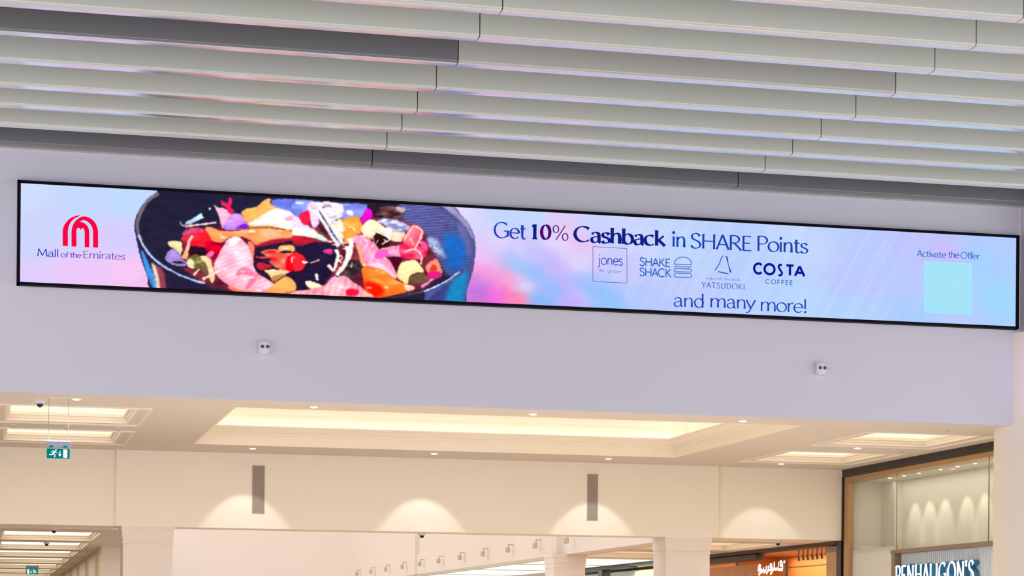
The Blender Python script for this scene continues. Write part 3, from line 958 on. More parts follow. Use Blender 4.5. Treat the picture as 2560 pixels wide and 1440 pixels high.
pic = picture_mesh('screen_backdrop', DX0 + .02, DX1 - .02, DZ0 + .02, DZ1 - .02, 640, 60, backdrop, DY, LED, disp)
pic['label'] = 'pale blue and pink backdrop of the advertisement'
bx0, bx1 = uv(332, 600)[0], uv(1192, 600)[0]
bowl = picture_mesh('bowl_picture', bx0, bx1, DZ0 + .02, DZ1 - .02, 860, 250, bowl_picture, DY - 0.002, LED2, disp)
bowl['label'] = 'picture of a dark bowl with prawns, tomato and vegetables'

NAVY = emit('screen_navy', (14, 32, 130), 1, False)
BLUE = emit('screen_blue', (26, 66, 178), 1, False)
SKY = emit('screen_mid_blue', (30, 96, 190), 1, False)
MAUVE = emit('screen_mauve', (92, 78, 186), 1, False)
RED = emit('screen_red', (252, 4, 66), 1, False)
INDIGO = emit('screen_indigo', (10, 20, 150), 1, False)
PURPLE = emit('screen_purple', (84, 6, 112), 1, False)
CYAN = emit('screen_cyan', (166, 228, 250), 1, False)


def flat(bands, y=DY - 0.004):
    mb = MB()
    for it in bands:
        v, f = it[-2], it[-1]
        mb.add([(a, y, b) for a, b in v], f)
    return mb


def words(name, items, m, thick, thin, flare=0.3, parent=None, label=None, track=0.0):
    """items: (text, x left, x right, baseline row at left, cap height in px)"""
    for txt, xl, xr, yb, hpx in items:
        u0, v0 = uv(xl, yb)
        u1, _ = uv(xr, yb)
        H = uv(xl, yb - hpx)[1] - v0
        bands = text_bands(txt, u0, u1, v0, H, thick, thin, flare, track=track)
        o = obj(name, flat(bands), m, parent or pic)
        if label:
            o['label'] = label


words('headline_lettering', [('Get', 1237, 1313, 594, 39), ('in', 1681, 1713, 616.5, 38), ('SHARE', 1728, 1878, 620, 37), ('Points', 1893, 2018, 627, 37)],
      BLUE, .029, .011, label='thin blue headline letters')
words('headline_bold_lettering', [('1', 1329, 1342, 596.5, 36), ('Cashback', 1438, 1661, 603.5, 38)], NAVY, .048, .013, .18, label='bold navy headline letters')
words('headline_numeral', [('0', 1354, 1374, 597.5, 35)], PURPLE, .046, .014, 0, label='purple zero of the percentage')
words('percent_sign', [('%', 1383, 1419, 600, 37)], PURPLE, .016, .009, .1, label='thin percent sign')
words('closing_lettering', [('and', 1685, 1760, 766, 34), ('many', 1775, 1886, 768, 34), ('more!', 1901, 2016, 777, 34)], BLUE, .022, .009, label='blue closing words')
words('mall_name_lettering', [('Mall', 94, 146, 640.5, 19)], BLUE, .013, .006, .3)
words('mall_name_small_lettering', [('of', 152.5, 170, 643, 13), ('the', 175.5, 202, 643.5, 13), ('Emirates', 208, 312, 645, 18)], MAUVE, .011, .0055, .3)
words('offer_caption_lettering', [('Activate', 2293, 2364, 641, 16), ('the', 2371, 2397, 644, 16), ('Offer', 2402, 2448, 646, 16)], SKY, .012, .006, .2)

# arch emblem
def em(s_):
    v = [float(t) for t in s_.split()]
    return [uv(80 + v[i] / 9, 520 + v[i + 1] / 9) for i in range(0, len(v), 2)]


PXM = 0.00507 / 9
bands = []
for s_, wf in ((('749 856 749 700 749 520 775 410 840 300 930 225 1075 168'), lambda a, t: PXM * (112 if t < .45 else 112 - 95 * (t - .45) / .55)),
               (('945 868 945 700 945 520 970 400 1035 295 1150 232 1270 265 1370 355 1422 480 1430 600 1430 890'), lambda a, t: PXM * (108 - 32 * math.exp(-((t - .43) / .13) ** 2))),
               (('1000 420 1060 372 1130 375 1200 430 1233 520 1236 640 1236 884'), lambda a, t: PXM * (100 if t > .1 else 80))):
    v, q = ribbon(spline(em(s_), 6), wf)
    bands.append((v, q))
notch = em('950 470 960 390 1040 345 1130 350 1210 420 1200 500 1170 460 1140 447 1098 492 1060 450 1035 445 1000 480')
bands.append((notch, [tuple(range(len(notch)))]))
obj('arch_emblem', flat(bands), RED, pic, label='red arch emblem')

# little square logo with a thin outline
sq = [uv(1482, 616.5), uv(1567, 621.4), uv(1567, 708), uv(1482, 703.4)]
bands = []
for i in range(4):
    v, q = ribbon([sq[i], sq[(i + 1) % 4]], lambda a, t: .007)
    bands.append((v, q))
obj('square_outline', flat(bands), MAUVE, pic)
words('grocer_lettering', [('jones', 1496.5, 1556, 661, 25)], BLUE, .011, .011, 0)
words('grocer_small_lettering', [('the', 1497, 1510, 680, 8), ('grocer', 1519, 1552, 681.5, 8)], MAUVE, .0035, .0035, 0)
# burger shop logo
words('burger_shop_lettering', [('SHAKE', 1599.5, 1675, 664, 20), ('SHACK', 1599.5, 1677, 689.5, 20)], SKY, .014, .014, 0)


def lg(pts):
    return [uv(1460 + x / 4.267, 560 + y / 4.267) for x, y in pts]


bands = []
bun = [(962, 428)] + [(1055 - 93 * math.cos(math.pi * k / 20), 428 - 78 * math.sin(math.pi * k / 20) + 6 * k / 20) for k in range(1, 20)] + [(1148, 434), (1055, 432), (962, 428)]
bands.append(ribbon(lg(bun), lambda a, t: .010))
wav = [(958 + 190 * k / 40, 452 + 4 * k / 20 + 7 * math.sin(k / 40 * 2 * math.pi * 5)) for k in range(41)]
bands.append(ribbon(lg(wav), lambda a, t: .009))


def stadium(x0, x1, y0, y1):
    r = (y1 - y0) / 2
    cy = (y0 + y1) / 2
    return [(x0 + r + r * math.cos(math.radians(a)), cy + r * math.sin(math.radians(a))) for a in range(90, 271, 20)] + \
           [(x1 - r + r * math.cos(math.radians(a)), cy + 6 + r * math.sin(math.radians(a))) for a in range(-90, 91, 20)] + [(x0 + r, y1)]


bands.append(ribbon(lg(stadium(960, 1148, 476, 508)), lambda a, t: .010))
bands.append(ribbon(lg(stadium(960, 1148, 524, 566)), lambda a, t: .010))
obj('burger_emblem', flat(bands), SKY, pic, label='outlined burger emblem')
# mountain logo
bands = [ribbon(lg(spline([(1395, 496), (1440, 430), (1462, 370), (1482, 338)])), lambda a, t: .011),
         ribbon(lg(spline([(1518, 343), (1532, 400), (1545, 460), (1566, 520)])), lambda a, t: .014 + .006 * math.sin(t * 9)),
         ribbon(lg([(1428, 508), (1480, 520), (1540, 531)]), lambda a, t: .013)]
obj('mountain_emblem', flat(bands), BLUE, pic)
random.seed(5)
bands = []
for k in range(22):       # line of script too small to read: only its texture of strokes
    x = 1300 + k * 17
    if k in (10,):
        continue
    hgt = random.choice((12, 12, 16, 30))
    bands.append(ribbon(lg(spline([(x, 578 + k * .8), (x + 4, 590 + k * .8 - hgt), (x + 8, 590 + k * .8), (x + 13, 582 + k * .8)])), lambda a, t: .004))
obj('script_line', flat(bands), MAUVE, pic, kind='stuff')
words('bakery_lettering', [('YATSUDOKI', 1755, 1861, 719, 14)], MAUVE, .010, .005, .3, track=.16)
# coffee shop logo
words('coffee_shop_lettering', [('C', 1885.5, 1905, 683.5, 25), ('O', 1911, 1936, 685, 25), ('T', 1966, 1983, 688, 25), ('A', 1988, 2010, 690, 25)], INDIGO, .033, .033, 0)
ss = spline([(2110, 440), (2088, 436), (2076, 458), (2092, 492), (2110, 520), (2100, 546), (2074, 548)])
obj('coffee_curl', flat([ribbon(lg(ss), lambda a, t: .030)]), INDIGO, pic)
words('coffee_small_lettering', [('COFFEE', 1914, 1981, 709, 10.5)], SKY, .009, .009, 0, track=.2)
# plain pale panel beside the caption
cp = [uv(2309.5, 652.5), uv(2431, 658), uv(2430, 787), uv(2309.5, 781)]
obj('pale_panel', flat([(cp, [(0, 1, 2, 3)])], DY - 0.003), CYAN, pic, label='plain pale cyan square')


# ------------------------------------------------------------------ detectors on the display wall
def beam_detector(x, z, label, wide):
    t = thing('beam_detector', (x, WY, z), label, 'detector', 'beam detectors on the display wall')
    w, h, d = 0.066, 0.084, 0.085
    obj('housing', MB().box(x - w, x + w, WY - d, WY, z - h, z + h, 0.018), M_WHITEP, t, smooth=True)
    for s in (-1, 1):
        obj('lens', MB().lathe((x + 0.006 + s * 0.033, WY - d - 0.004, z + .006), [(.0225, 0), (.0225, .01)], 20, 'Y'), M_LENS, t, label='round black lens')
        for q in (-1, 1):
            obj('screw', MB().lathe((x + s * 0.05, WY - d - 0.002, z + q * 0.066), [(.006, 0), (.006, .004)], 10, 'Y'), M_GREYT, t)


beam_detector(3.50, 5.262, 'white twin-lens detector on the wall below the bowl picture', 0)
beam_detector(11.0, 5.270, 'white twin-lens detector on the wall toward the round column', 0)


# ------------------------------------------------------------------ round column at the right
t = thing('round_column', (14.577, 28.281, 0), 'thick round pale column under the right end of the screen', 'column')
obj('shaft', MB().lathe((14.577, 28.281, 0), [(0.8, 0.12), (0.8, 5.87)], 72), M_CREAM2, t, smooth=True)
obj('base', MB().lathe((14.577, 28.281, 0), [(0.88, 0), (0.88, 0.1), (0.81, 0.12)], 72), M_TAUPE, t, smooth=True)


# ------------------------------------------------------------------ light cove and coffers
t = thing('light_cove', ((COVE[0] + COVE[1]) / 2, (COVE[2] + COVE[3]) / 2, ZC), 'large rectangular glowing ceiling recess with stepped cornice', 'ceiling recess')
prof = [(-.025, ZC + .001), (-.025, ZC - .003), (0, ZC - .003), (0.0, 4.75), (0.03, 4.754), (0.045, 4.772), (0.045, 4.79), (0.075, 4.798), (0.11, 4.83), (0.125, 4.85), (0.15, 4.855), (0.165, 4.87), (0.165, 4.89), (-0.02, 4.89), (-0.3, 4.89)]
obj('cornice', MB().sweep_rect(*COVE, prof), M_CREAM, t)
vault = MB().sweep_rect(*COVE, [(-.3, 4.89), (-.3, 5.12), (-.26, 5.24), (-.16, 5.32), (-.02, 5.36), (.2, 5.37)])
vault.add([(COVE[0] + .2, COVE[2] + .2, 5.37), (COVE[1] - .2, COVE[2] + .2, 5.37), (COVE[1] - .2, COVE[3] - .2, 5.37), (COVE[0] + .2, COVE[3] - .2, 5.37)], [(0, 1, 2, 3)])
obj('vault', vault, M_COVE, t)
strip = MB().sweep_rect(*COVE, [(-.16, 4.90), (-.16, 4.915), (-.20, 4.915), (-.20, 4.90)])
obj('led_strip', strip, M_STRIP, t, label='hidden warm light strip')


def coffer(rect, z, label, group, glow, trim=0.2, depth=0.12):
    x0, x1, y0, y1 = rect
    t = thing('ceiling_lay_light', ((x0 + x1) / 2, (y0 + y1) / 2, z), label, 'ceiling light', group)
    if depth < .03:
        rim = [(-.03, z + .001), (-.03, z - .006), (.0, z - .006), (.0, z + depth)]
    else:
        rim = [(-.025, z + .001), (-.025, z - .003), (0, z - .003), (0, z + .035), (.02, z + .04), (.02, z + .075), (.05, z + .08), (.05, z + depth)]
    obj('recess_frame', MB().sweep_rect(x0, x1, y0, y1, rim), M_CREAM2, t)
    obj('diffuser', MB().add([(x0 - .02, y0 - .02, z + depth), (x1 + .02, y0 - .02, z + depth), (x1 + .02, y1 + .02, z + depth), (x0 - .02, y1 + .02, z + depth)], [(0, 3, 2, 1)]), glow, t,
        label='glowing diffuser panel')
    if trim:
        obj('moulding', MB().sweep_rect(x0 - trim, x1 + trim, y0 - trim, y1 + trim, [(0, z), (0.0, z - .012), (.015, z - .022), (.035, z - .012), (.045, z)]), M_CREAM2, t)
    return t


NAMES = ['glowing lay light behind the green exit sign, nearer one', 'glowing lay light behind the green exit sign, farther one',
         'glowing lay light beside the perfume shop front, nearer one', 'glowing lay light beside the perfume shop front, farther one',
         'glowing lay light near the display wall, outside the left edge', 'glowing lay light near the bulkhead, outside the left edge']
for r, n in zip(COFFERS, NAMES):
    coffer(r, ZC, n, 'lay lights in the lower ceiling', M_GLOW)
ORD = ['first', 'second', 'third', 'fourth', 'fifth', 'sixth', 'seventh', 'eighth', 'ninth']
for k, r in enumerate(LEFTC):
    coffer(r, ZL, '%s glowing lay light along the left passage from the front' % ORD[k], 'lay lights of the left passage', M_GLOW2, trim=.0, depth=.1 if k == 0 else .085)
for k, r in enumerate(RIGHTC):
    coffer(r, ZL, '%s glowing lay light along the right passage from the front' % ORD[k], 'lay lights of the right passage', M_GLOW if k < 2 else M_GLOWC, trim=.12 if k < 2 else 0, depth=.12 if k < 2 else .02)

# luminous ceiling of the far right passage seen beneath the inner bulkhead

# ------------------------------------------------------------------ downlights
def downlight_proto():
    t = thing('downlight', (0, 0, 0), '', 'downlight')
    obj('trim_ring', MB().lathe((0, 0, 0), [(.075, 0), (.073, -.008), (.052, -.010), (.050, .0)], 24), M_WHITEP, t)
    obj('lamp_lens', MB().lathe((0, 0, 0), [(.05, 0), (.05, -.012), (.03, -.02)], 20), M_LAMPW, t)
    return t


DL = [((1.20, 28.56), 'downlight beside the exit sign hanger'), ((4.232, 28.56), 'downlight by the display wall over the left end of the big recess'),
      ((7.165, 28.56), 'downlight by the display wall over the middle of the big recess'), ((10.107, 28.55), 'downlight by the display wall over the right end of the big recess'),
      ((4.235, 35.17), 'downlight above the left grey wall speaker'), ((7.176, 35.17), 'downlight between the two grey wall speakers'),
      ((10.115, 35.17), 'downlight above the right grey wall speaker'), ((13.16, 35.22), 'downlight in the corner near the perfume shop front'),
      ((13.20, 31.99), 'downlight between the two lay lights on the right')]
proto = downlight_proto()
for k, ((x, y), lab) in enumerate(DL):
    z = ZC
    if k == 0:
        proto.location = (x, y, z)
        proto['label'] = lab
        proto['group'] = 'downlights in the lower ceiling'
    else:
        copy_thing(proto, (x, y, z), lab, 'downlights in the lower ceiling')
    if y > 35:
        lamp('wall_wash_beam', 'SPOT', (x, y, z - .03), 52 if x < 13 else 34, (.96, .97, 1.0), rot=(math.radians(30), 0, 0), spot_size=math.radians(60), spot_blend=.3, shadow_soft_size=.04)
    else:
        lamp('downlight_beam', 'SPOT', (x, y, z - .03), 930, (1.0, .94, .83), spot_size=math.radians(90), spot_blend=.6, shadow_soft_size=.05)


# ------------------------------------------------------------------ dome cameras, sprinklers
def dome_camera(loc, label, s=1.0):
    x, y, z = loc
    t = thing('dome_camera', loc, label, 'camera', 'dome cameras on the ceilings')
    obj('base', MB().lathe(loc, [(.085 * s, 0), (.085 * s, -.02 * s), (.07 * s, -.055 * s), (.052 * s, -.062 * s)], 24), M_WHITEP, t, smooth=True)
    obj('dome', MB().lathe(loc, [(.052 * s * math.cos(a), -.06 * s - .06 * s * math.sin(a)) for a in [math.pi / 2 * k / 7 for k in range(8)]][:-1] + [(.004, -.12 * s)], 20), M_DOME, t, smooth=True,
        label='dark smoked dome')


dome_camera((0.756, 28.88, ZC), 'dome camera on the ceiling left of the exit sign', .8)
dome_camera((1.22, 37.3, ZL), 'dome camera under the left end of the bulkhead', .75)
dome_camera((1.27, 42.9, ZL), 'dome camera farther down the left passage', .7)
dome_camera((7.26, 36.55, ZL), 'dome camera under the middle of the bulkhead', .75)
dome_camera((13.72, 36.85, ZL), 'dome camera under the bulkhead beside the orange shop', .75)


def sprinkler(loc, label):
    t = thing('sprinkler', loc, label, 'sprinkler', 'small ceiling sprinklers')
    obj('plate', MB().lathe(loc, [(.05, 0), (.045, -.012), (.02, -.016)], 18), M_WHITEP, t)
    obj('head', MB().lathe(loc, [(.012, -.012), (.012, -.045), (.024, -.047), (.024, -.052)], 12), M_SHADE, t)


sprinkler((0.48, 31.98 + .35, ZC), 'small ceiling sprinkler between the left lay lights, leftmost')
sprinkler((1.23, 32.35, ZC), 'small ceiling sprinkler behind the exit sign')
sprinkler((1.95, 32.35, ZC), 'small ceiling sprinkler between the left lay lights, rightmost')
sprinkler((13.97, 32.06, ZC), 'small ceiling sprinkler beside the right lay lights')
sprinkler((13.15, 28.62, ZC), 'small ceiling sprinkler close to the round column')


# ------------------------------------------------------------------ exit signs
M_GREEN = emit('exit_green', (0, 128, 126), 1.0)
M_PICTO = emit('exit_white', (236, 250, 246), 1.1, False)
M_CLEARB = mat('sign_housing_grey', (160, 168, 186), 0.3)


def exit_sign(x0, x1, z0, y, ztop, zceil, label, flip=False):
    cx, w, h = (x0 + x1) / 2, x1 - x0, (x1 - x0) * 0.44
    t = thing('exit_sign', (cx, y, ztop), label, 'exit sign', 'green exit signs')
    for s in (0.075, 0.93):
        obj('hanger_rod', MB().tube((x0 + w * s, y + .02, ztop), (x0 + w * s, y + .02, zceil), .0035, 8), M_GREYT, t)
    obj('ceiling_plate', MB().box(x0 + .01, x1 + .04, y, y + .06, zceil - .014, zceil, .004), M_CREAM2, t)
    obj('housing', MB().box(x0 - .005, x1 + .015, y - .01, y + .05, z0 + h + .012, ztop, .01), M_CLEARB, t, label='grey sign housing')
    for s in (0.1, 0.72):
        obj('clip', MB().box(x0 + w * s, x0 + w * (s + .17), y - .016, y - .008, z0 + h + .014, z0 + h + .036, .004), M_GREEN, t)
    p = obj('sign_panel', MB().box(x0, x1, y + .005, y + .02, z0, z0 + h, .004), M_GREEN, t, label='green escape panel')
    q = y + .003

    def sx(a):
        return x0 + w * ((1 - a) if flip else a)
    run = MB()

    def limb(pts, wd):
        v, f = ribbon([(sx(a), z0 + h * b) for a, b in pts], lambda a_, t_: wd * w)
        run.add([(a, q, b) for a, b in v], f)
    cxh, czh = sx(.40), z0 + h * .86
    run.add([(cxh + .034 * w * math.cos(2 * math.pi * k / 12), q, czh + .034 * w * math.sin(2 * math.pi * k / 12)) for k in range(12)], [tuple(range(12))])
    limb([(.36, .76), (.27, .44)], .085)
    limb([(.28, .46), (.36, .32), (.34, .10)], .05)
    limb([(.27, .46), (.20, .36), (.10, .38)], .055)
    limb([(.35, .72), (.24, .76), (.19, .6)], .035)
    limb([(.36, .70), (.42, .56), (.47, .62)], .035)
    obj('running_figure', run, M_PICTO, p)
    ar = MB()
    v, f = ribbon([(sx(.57), z0 + h * .76), (sx(.57), z0 + h * .40)], lambda a_, t_: .045 * w)
    ar.add([(a, q, b) for a, b in v], f)
    ar.add([(sx(.49), q, z0 + h * .46), (sx(.57), q, z0 + h * .18), (sx(.65), q, z0 + h * .46)], [(0, 1, 2)])
    obj('arrow', ar, M_PICTO, p)
    xa, xb = sorted((sx(.72), sx(.90)))
    obj('door_symbol', MB().box(xa, xb, q - .001, q + .003, z0 + h * .08, z0 + h * .92), M_PICTO, p)


exit_sign(.833, 1.115, 3.824, 28.42, 4.047, ZC, 'green running-man exit sign hanging on rods at the left')
exit_sign(1.16, 1.45, 3.10, 55.9, 3.30, ZL, 'small green exit sign far down the left passage', True)


# ------------------------------------------------------------------ wall speakers
def wall_speaker(x0, x1, label):
    t = thing('wall_speaker', ((x0 + x1) / 2, BY, 4.0), label, 'speaker', 'tall narrow wall speakers')
    obj('grille', MB().box(x0 + .008, x1 - .008, BY - .012, BY + .01, 3.632, 4.394), M_GREYV, t)
    fr = MB()
    fr.box(x0, x0 + .01, BY - .016, BY, 3.622, 4.404).box(x1 - .01, x1, BY - .016, BY, 3.622, 4.404)
    fr.box(x0, x1, BY - .016, BY, 3.622, 3.632).box(x0, x1, BY - .016, BY, 4.394, 4.404)
    obj('frame', fr, M_GREYT, t)


wall_speaker(4.357, 4.556, 'tall narrow grey speaker in the bulkhead, left one')
wall_speaker(10.04, 10.225, 'tall narrow grey speaker in the bulkhead, right one')


# ------------------------------------------------------------------ square columns behind
def square_column(x0, x1, y0, y1, label, cap=True, top=ZL):
    t = thing('square_column', ((x0 + x1) / 2, (y0 + y1) / 2, 0), label, 'column', 'square columns behind the display wall')
    obj('shaft', MB().box(x0 + .03, x1 - .03, y0 + .03, y1 - .03, .15, top - .2), M_CREAM2, t)
    cp_ = [(0, top), (0, top - .06), (.012, top - .075), (.012, top - .16), (.02, top - .2), (.03, top - .24), (.018, top - .25), (.018, top - .275), (.03, top - .285)]
    obj('capital', MB().sweep_rect(x0, x1, y0, y1, cp_), M_CREAM2, t, label='moulded capital')
    obj('base', MB().box(x0 - .02, x1 + .02, y0 - .02, y1 + .02, 0, .15, .01), M_TAUPE, t)


square_column(2.25, 3.105, BY, BY + .8, 'square cream column left of the central opening')
square_column(11.43, 12.275, BY, BY + .8, 'square cream column right of the central opening')
square_column(2.38, 3.1, 44.5, 45.3, 'square column farther back in the left passage')
square_column(11.62, 12.35, 44.5, 45.3, 'square column farther back beneath the inner bulkhead')


# ------------------------------------------------------------------ spotlights on the inner bulkhead
def spot_proto():
    t = thing('wall_spotlight', (0, 0, 0), '', 'spotlight')
    obj('bracket', MB().box(-.02, .10, -.02, .02, .10, .125, .003).box(-.02, .0, -.012, .012, .02, .12), M_SHADE, t)
    obj('lamp_head', MB().box(-.075, .015, -.055, .055, -.07, .05, .014), M_SHADE, t)
    obj('lens', MB().box(-.055, -.005, -.04, .04, -.076, -.069), M_CREAM2, t)
    return t


SP = [43.8, 46.4, 48.95, 51.5, 54.1, 56.7, 59.25, 61.8, 64.4, 66.95, 69.5]
proto = spot_proto()
for k, y in enumerate(SP):
    lab = '%s small box spotlight from the near end of the inner bulkhead' % (ORD + ['tenth', 'eleventh'])[k]
    g = 'small spotlights along the inner bulkhead'
    p = (11.74, y, 3.635)
    if k == 0:
        proto.location = p
        proto['label'] = lab
        proto['group'] = g
    else:
        copy_thing(proto, p, lab, g)


# ------------------------------------------------------------------ perfume shop front (right)
M_SHOPW = mat('shop_wall_cream', (228, 220, 204), 0.7)
M_SHOPG = mat('shop_sign_panel', (216, 226, 234), 0.5)
M_SHOPL = mat('shop_pale_panel', (222, 224, 218), 0.6)
M_SIGN = emit('sign_white', (244, 252, 255), 1.6, False)
M_SIGNSIDE = mat('sign_letter_side', (60, 130, 175), 0.4)
YE = 36.18            # far end of the front
t = thing('storefront', (SX, 33.2, 0), 'tall glazed perfume shop front with black and bronze frame', 'shop front')
obj('black_header', MB().box(SX, SX + .25, 29.1, BY + .06, 4.468, ZC, .004), M_BLACK, t)
obj('black_post', MB().box(SX, SX + .25, BY + .005, BY + .06, ZL, 4.47), M_BLACK, t)
obj('bronze_header', MB().box(SX + .02, SX + .3, 29.1, BY, 4.385, 4.468, .006), M_TAN, t)
obj('bronze_post', MB().box(SX + .02, SX + .12, YE - .20, YE + .02, 0, 4.39, .006), M_TAN, t)
obj('end_wall', MB().box(SX + .1, 15.7, YE - .04, YE + .06, 0, 4.4), M_SHOPW, t)
obj('back_wall', MB().box(15.5, 15.62, 29.1, YE, 0, 4.4), M_SHOPW, t)
obj('inner_ceiling', MB().box(SX + .2, 15.6, 29.1, YE, 4.39, 4.44), M_SHOPW, t)
obj('pier', MB().box(15.36, 15.5, 35.55, YE - .04, 3.12, 4.39), M_SHOPW, t)
obj('ledge', MB().box(SX + .12, 15.45, YE - .5, YE - .04, 3.20, 3.245, .004), M_SHOPL, t)
obj('lower_panel', MB().box(SX + .1, SX + .14, 34.0, YE - .14, 0, 3.2), M_SHOPL, t)
obj('sign_header', MB().box(SX, SX + .16, 29.1, 34.12, 3.058, 3.122, .006), M_TAUPE, t)
obj('sign_jamb', MB().box(SX, SX + .16, 33.96, 34.08, 0, 3.06, .006), M_TAUPE, t)
sp_ = obj('sign_board', MB().box(SX + .13, SX + .18, 29.1, 33.98, 2.0, 3.06), M_SHOPG, t)
for k in range(44):
    yy = 33.93 - k * .075
    obj('board_rib', MB().box(SX + .118, SX + .13, yy - .04, yy, 2.0, 3.055, .002), M_SHOPG, sp_)
for k, (ya, yb) in enumerate(((34.0, YE - .2), (30.58, 33.99), (29.1, 30.57))):
    obj('glass_pane', MB().box(SX + .05, SX + .062, ya + .006, yb - .006, 3.125, 4.39), M_GLASS, t)
for yy in (33.995, 30.575):
    obj('pane_joint', MB().box(SX + .048, SX + .064, yy - .004, yy + .004, 3.12, 4.39), M_TAN, t)
LY = [35.0, 34.41, 33.8, 32.97, 32.32, 31.69, 31.0]
for k, yy in enumerate(LY):
    d = thing('shop_downlight', (15.03, yy, 4.39), '%s small downlight inside the perfume shop window from its far end' % ORD[k], 'downlight', 'downlights inside the perfume shop window')
    obj('trim_ring', MB().lathe((15.03, yy, 4.39), [(.045, 0), (.043, -.006), (.032, -.007)], 18), M_WHITEP, d)
    obj('lamp_lens', MB().lathe((15.03, yy, 4.39), [(.03, 0), (.03, -.012), (.015, -.016)], 16), M_LAMPW, d)
    lamp('shop_beam', 'SPOT', (15.03, yy, 4.37), 26, (1.0, .95, .84), rot=(0, math.radians(-28), 0), spot_size=math.radians(50), spot_blend=.6, shadow_soft_size=.03)

sg = thing('shop_sign', (SX, 32.4, 2.6), 'glowing white shop name letters on the grey sign board', 'sign')
for c, v, f in text_bands("PENHALIGON'S", .03, 2.95, 2.53, .32, .066, .02, .45, track=.13):
    mb = MB()
    xf, xb = SX + .02, SX + .118
    n = len(v)
    mb.add([(xf, 33.955 - a, b) for a, b in v], f)
    L = obj('letter', mb, M_SIGN, sg)
    back = MB()
    grow = []
    back.add([(xf + .004, 33.955 - a, b) for a, b in v] + [(xb, 33.955 - a, b) for a, b in v],
             [e for q in f for e in [(q[i], q[(i + 1) % len(q)], q[(i + 1) % len(q)] + n, q[i] + n) for i in range(len(q))]])
    obj('letter_side', back, M_SIGNSIDE, L)


# ------------------------------------------------------------------ orange shop (right passage)
M_ORANGE = mat('orange_plaster', (240, 158, 88), 0.6)
M_OCHRE = mat('ochre_panel', (188, 116, 20), 0.45, noise=.3, nscale=1.2)
M_WOOD = mat('limed_wood', (196, 158, 118), 0.6, noise=.22, nscale=5)
M_DARKW = mat('dark_fascia', (58, 48, 38), 0.5)
t = thing('storefront', (SX, 41.5, 0), 'warm orange shop front with dark header behind the bulkhead', 'shop front')
obj('dark_header', MB().box(SX - .01, SX + .2, BY + .3, 47.0, 3.306, ZL, .003), M_DARKW, t)
obj('black_post', MB().box(SX, SX + .25, BY + .066, BY + .27, 0, ZL), M_BLACK, t)
obj('wood_post', MB().box(SX + .05, SX + .3, 36.62, 37.08, 0, 3.2, .006), M_WOOD, t)
obj('post_box', MB().box(SX + .04, SX + .3, 36.55, 37.12, 3.19, 3.29, .004), M_TAUPE, t)
obj('back_wall', MB().box(15.85, 15.95, 36.6, 47, 0, 3.3), M_ORANGE, t)
obj('wall_line', MB().box(15.83, 15.85, 37.2, 42.0, 3.08, 3.10), M_TAUPE, t)
obj('shop_ceiling', MB().box(SX + .2, 15.9, 36.6, 47, 3.3, 3.34), M_WOOD, t)
obj('side_screen', MB().box(SX + .25, 15.8, 42.35, 42.5, 0, 3.3), M_OCHRE, t)
obj('ochre_board', MB().box(SX + .08, SX + .14, 40.75, 44.5, 0, 3.10, .004), M_OCHRE, t)
obj('ochre_soffit', MB().box(SX + .04, SX + .2, 40.75, 47, 3.18, 3.29, .004), M_DARKW, t)
for k in range(3):
    obj('oval_motif', MB().lathe((SX + .075, 41.1 + .62 * k, 2.78), [(.13, 0), (.13, .012), (.10, .016)], 24, 'X'), M_WOOD, t)
lamp('perfume_shop_fill', 'AREA', (15.1, 32.6, 4.37), 20, (1, .95, .86), shape='RECTANGLE', size=.5, size_y=6)  # unseen fill panel added to brighten the perfume shop window
lamp('orange_shop_light', 'AREA', (15.35, 39.5, 3.28), 60, (1.0, .78, .5), shape='RECTANGLE', size=.7, size_y=4.5)
lamp('orange_shop_light', 'AREA', (15.3, 44.6, 3.28), 25, (1.0, .72, .4), shape='RECTANGLE', size=.7, size_y=3.5)
for k in range(6):
    yy = 38.96 - k * .232
    d = thing('hanging_spotlight', (SX + .25, yy, 3.3), '%s brown hanging spotlight right of the glowing sign in the orange shop' % ORD[k], 'spotlight', 'brown hanging spotlights in the orange shop')
    obj('stem', MB().tube((SX + .25, yy, 3.3), (SX + .25, yy, 3.2), .012, 8), M_BRONZE, d)
    obj('lamp_head', MB().tube((SX + .25, yy, 3.2), (SX + .25, yy - .02, 3.11), .026, 12), M_BRONZE, d)
sg = thing('hanging_sign', (SX, 39.9, 2.9), 'glowing white Arabic lettering hanging in the orange shop front', 'sign')
M_SIGN2 = emit('sign_white_warm', (250, 254, 255), 1.8, False)


def ar_(s_):
    v = [float(q) for q in s_.split()]
    out = []
    for i in range(0, len(v), 2):
        p = at(1850 + v[i] / 9.481, 1320 + v[i + 1] / 9.481, X=SX)
        out.append((p[1], p[2]))
    return out


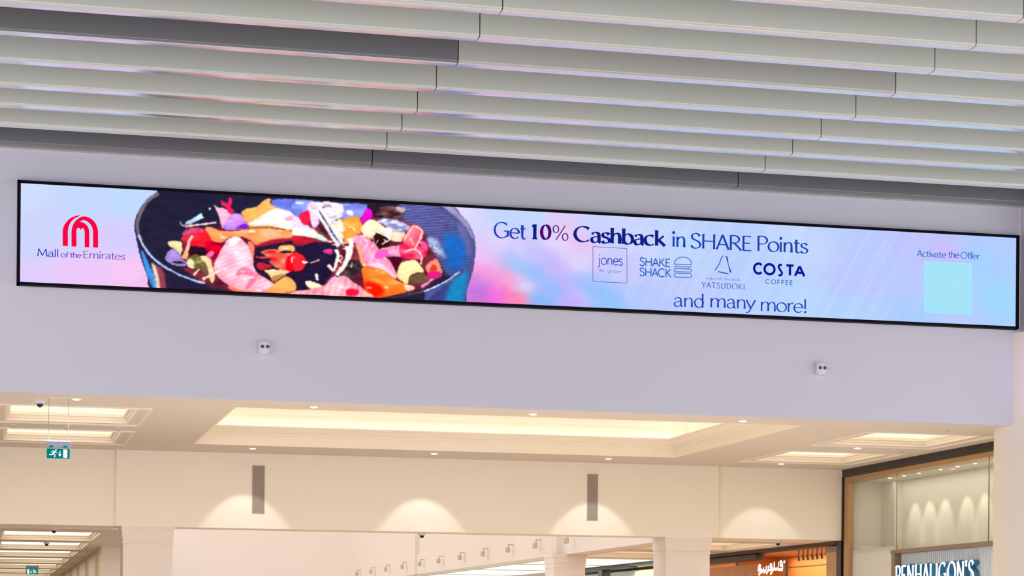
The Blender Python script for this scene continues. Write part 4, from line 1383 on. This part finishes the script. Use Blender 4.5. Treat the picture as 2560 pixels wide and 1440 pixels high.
for s_, wd in (('985 985 985 880 960 800 930 800 930 880 960 890 985 870', .05), ('990 985 900 985 860 970 800 975 770 960', .055), ('890 800 880 960', .035), ('790 800 790 980', .06),
               ('740 880 700 860 690 920 720 950 740 930 740 1040 690 1090', .05), ('650 890 640 1010 600 1080', .055), ('600 900 590 1000 540 1060', .055),
               ('530 930 520 1010 480 1060', .045), ('470 900 430 890 420 960 460 990 470 950 460 1050 420 1110', .055), ('400 1000 560 1010', .05), ('640 1000 780 985', .045)):
    v, f = ribbon(spline(ar_(s_), 4), lambda a, t_: wd)
    mb = MB().add([(SX + .02, a, b) for a, b in v], f)
    obj('letter', mb, M_SIGN2, sg)
pt = ar_('1018 800')[0]
obj('letter_dot', MB().lathe((SX + .02, pt[0], pt[1]), [(.028, 0), (.028, .01)], 12, 'X'), M_SIGN2, sg)
obj('backing', MB().box(SX + .04, SX + .07, 39.05, 39.12, 2.75, 3.1), M_BRONZE, sg)
for yy in (40.42, 40.28):
    obj('hanger', MB().tube((SX + .05, yy, 3.05), (SX + .05, yy, 3.31), .008, 8), M_BRONZE, sg)

# ------------------------------------------------------------------ green shop beyond
M_LIME = mat('pale_green_wall', (206, 232, 186), 0.6)
M_YEL = mat('pale_yellow_wall', (226, 216, 130), 0.6)
M_PALE = mat('pale_blue_wall', (214, 230, 236), 0.6)
M_TEAL = mat('teal_header', (62, 104, 112), 0.5)
t = thing('storefront', (SX, 50, 0), 'pale green and yellow shop front seen between the columns', 'shop front')
obj('teal_header', MB().box(SX - .01, SX + .2, 47.0, 49.2, 3.306, 3.42), M_TEAL, t)
obj('dark_header', MB().box(SX - .01, SX + .2, 49.2, 56, 3.29, 3.40), M_DARKW, t)
obj('dark_post', MB().box(SX - .01, SX + .2, 51.45, 51.8, 0, 3.3), M_BLACK, t)
obj('green_wall', MB().box(16.0, 16.1, 47, 49.6, 0, 3.3), M_LIME, t)
obj('yellow_wall', MB().box(15.6, 15.7, 49.0, 51.6, 0, 3.3), M_YEL, t)
obj('pale_wall', MB().box(15.6, 15.7, 51.7, 60, 0, 3.3), M_PALE, t)
obj('shelf_lamp', MB().box(15.7, 15.75, 48.6, 49.3, 3.02, 3.06), M_LAMPW, t)
lamp('green_shop_light', 'AREA', (15.3, 49.5, 3.28), 60, (.95, 1.0, .85), shape='RECTANGLE', size=.6, size_y=4.5)
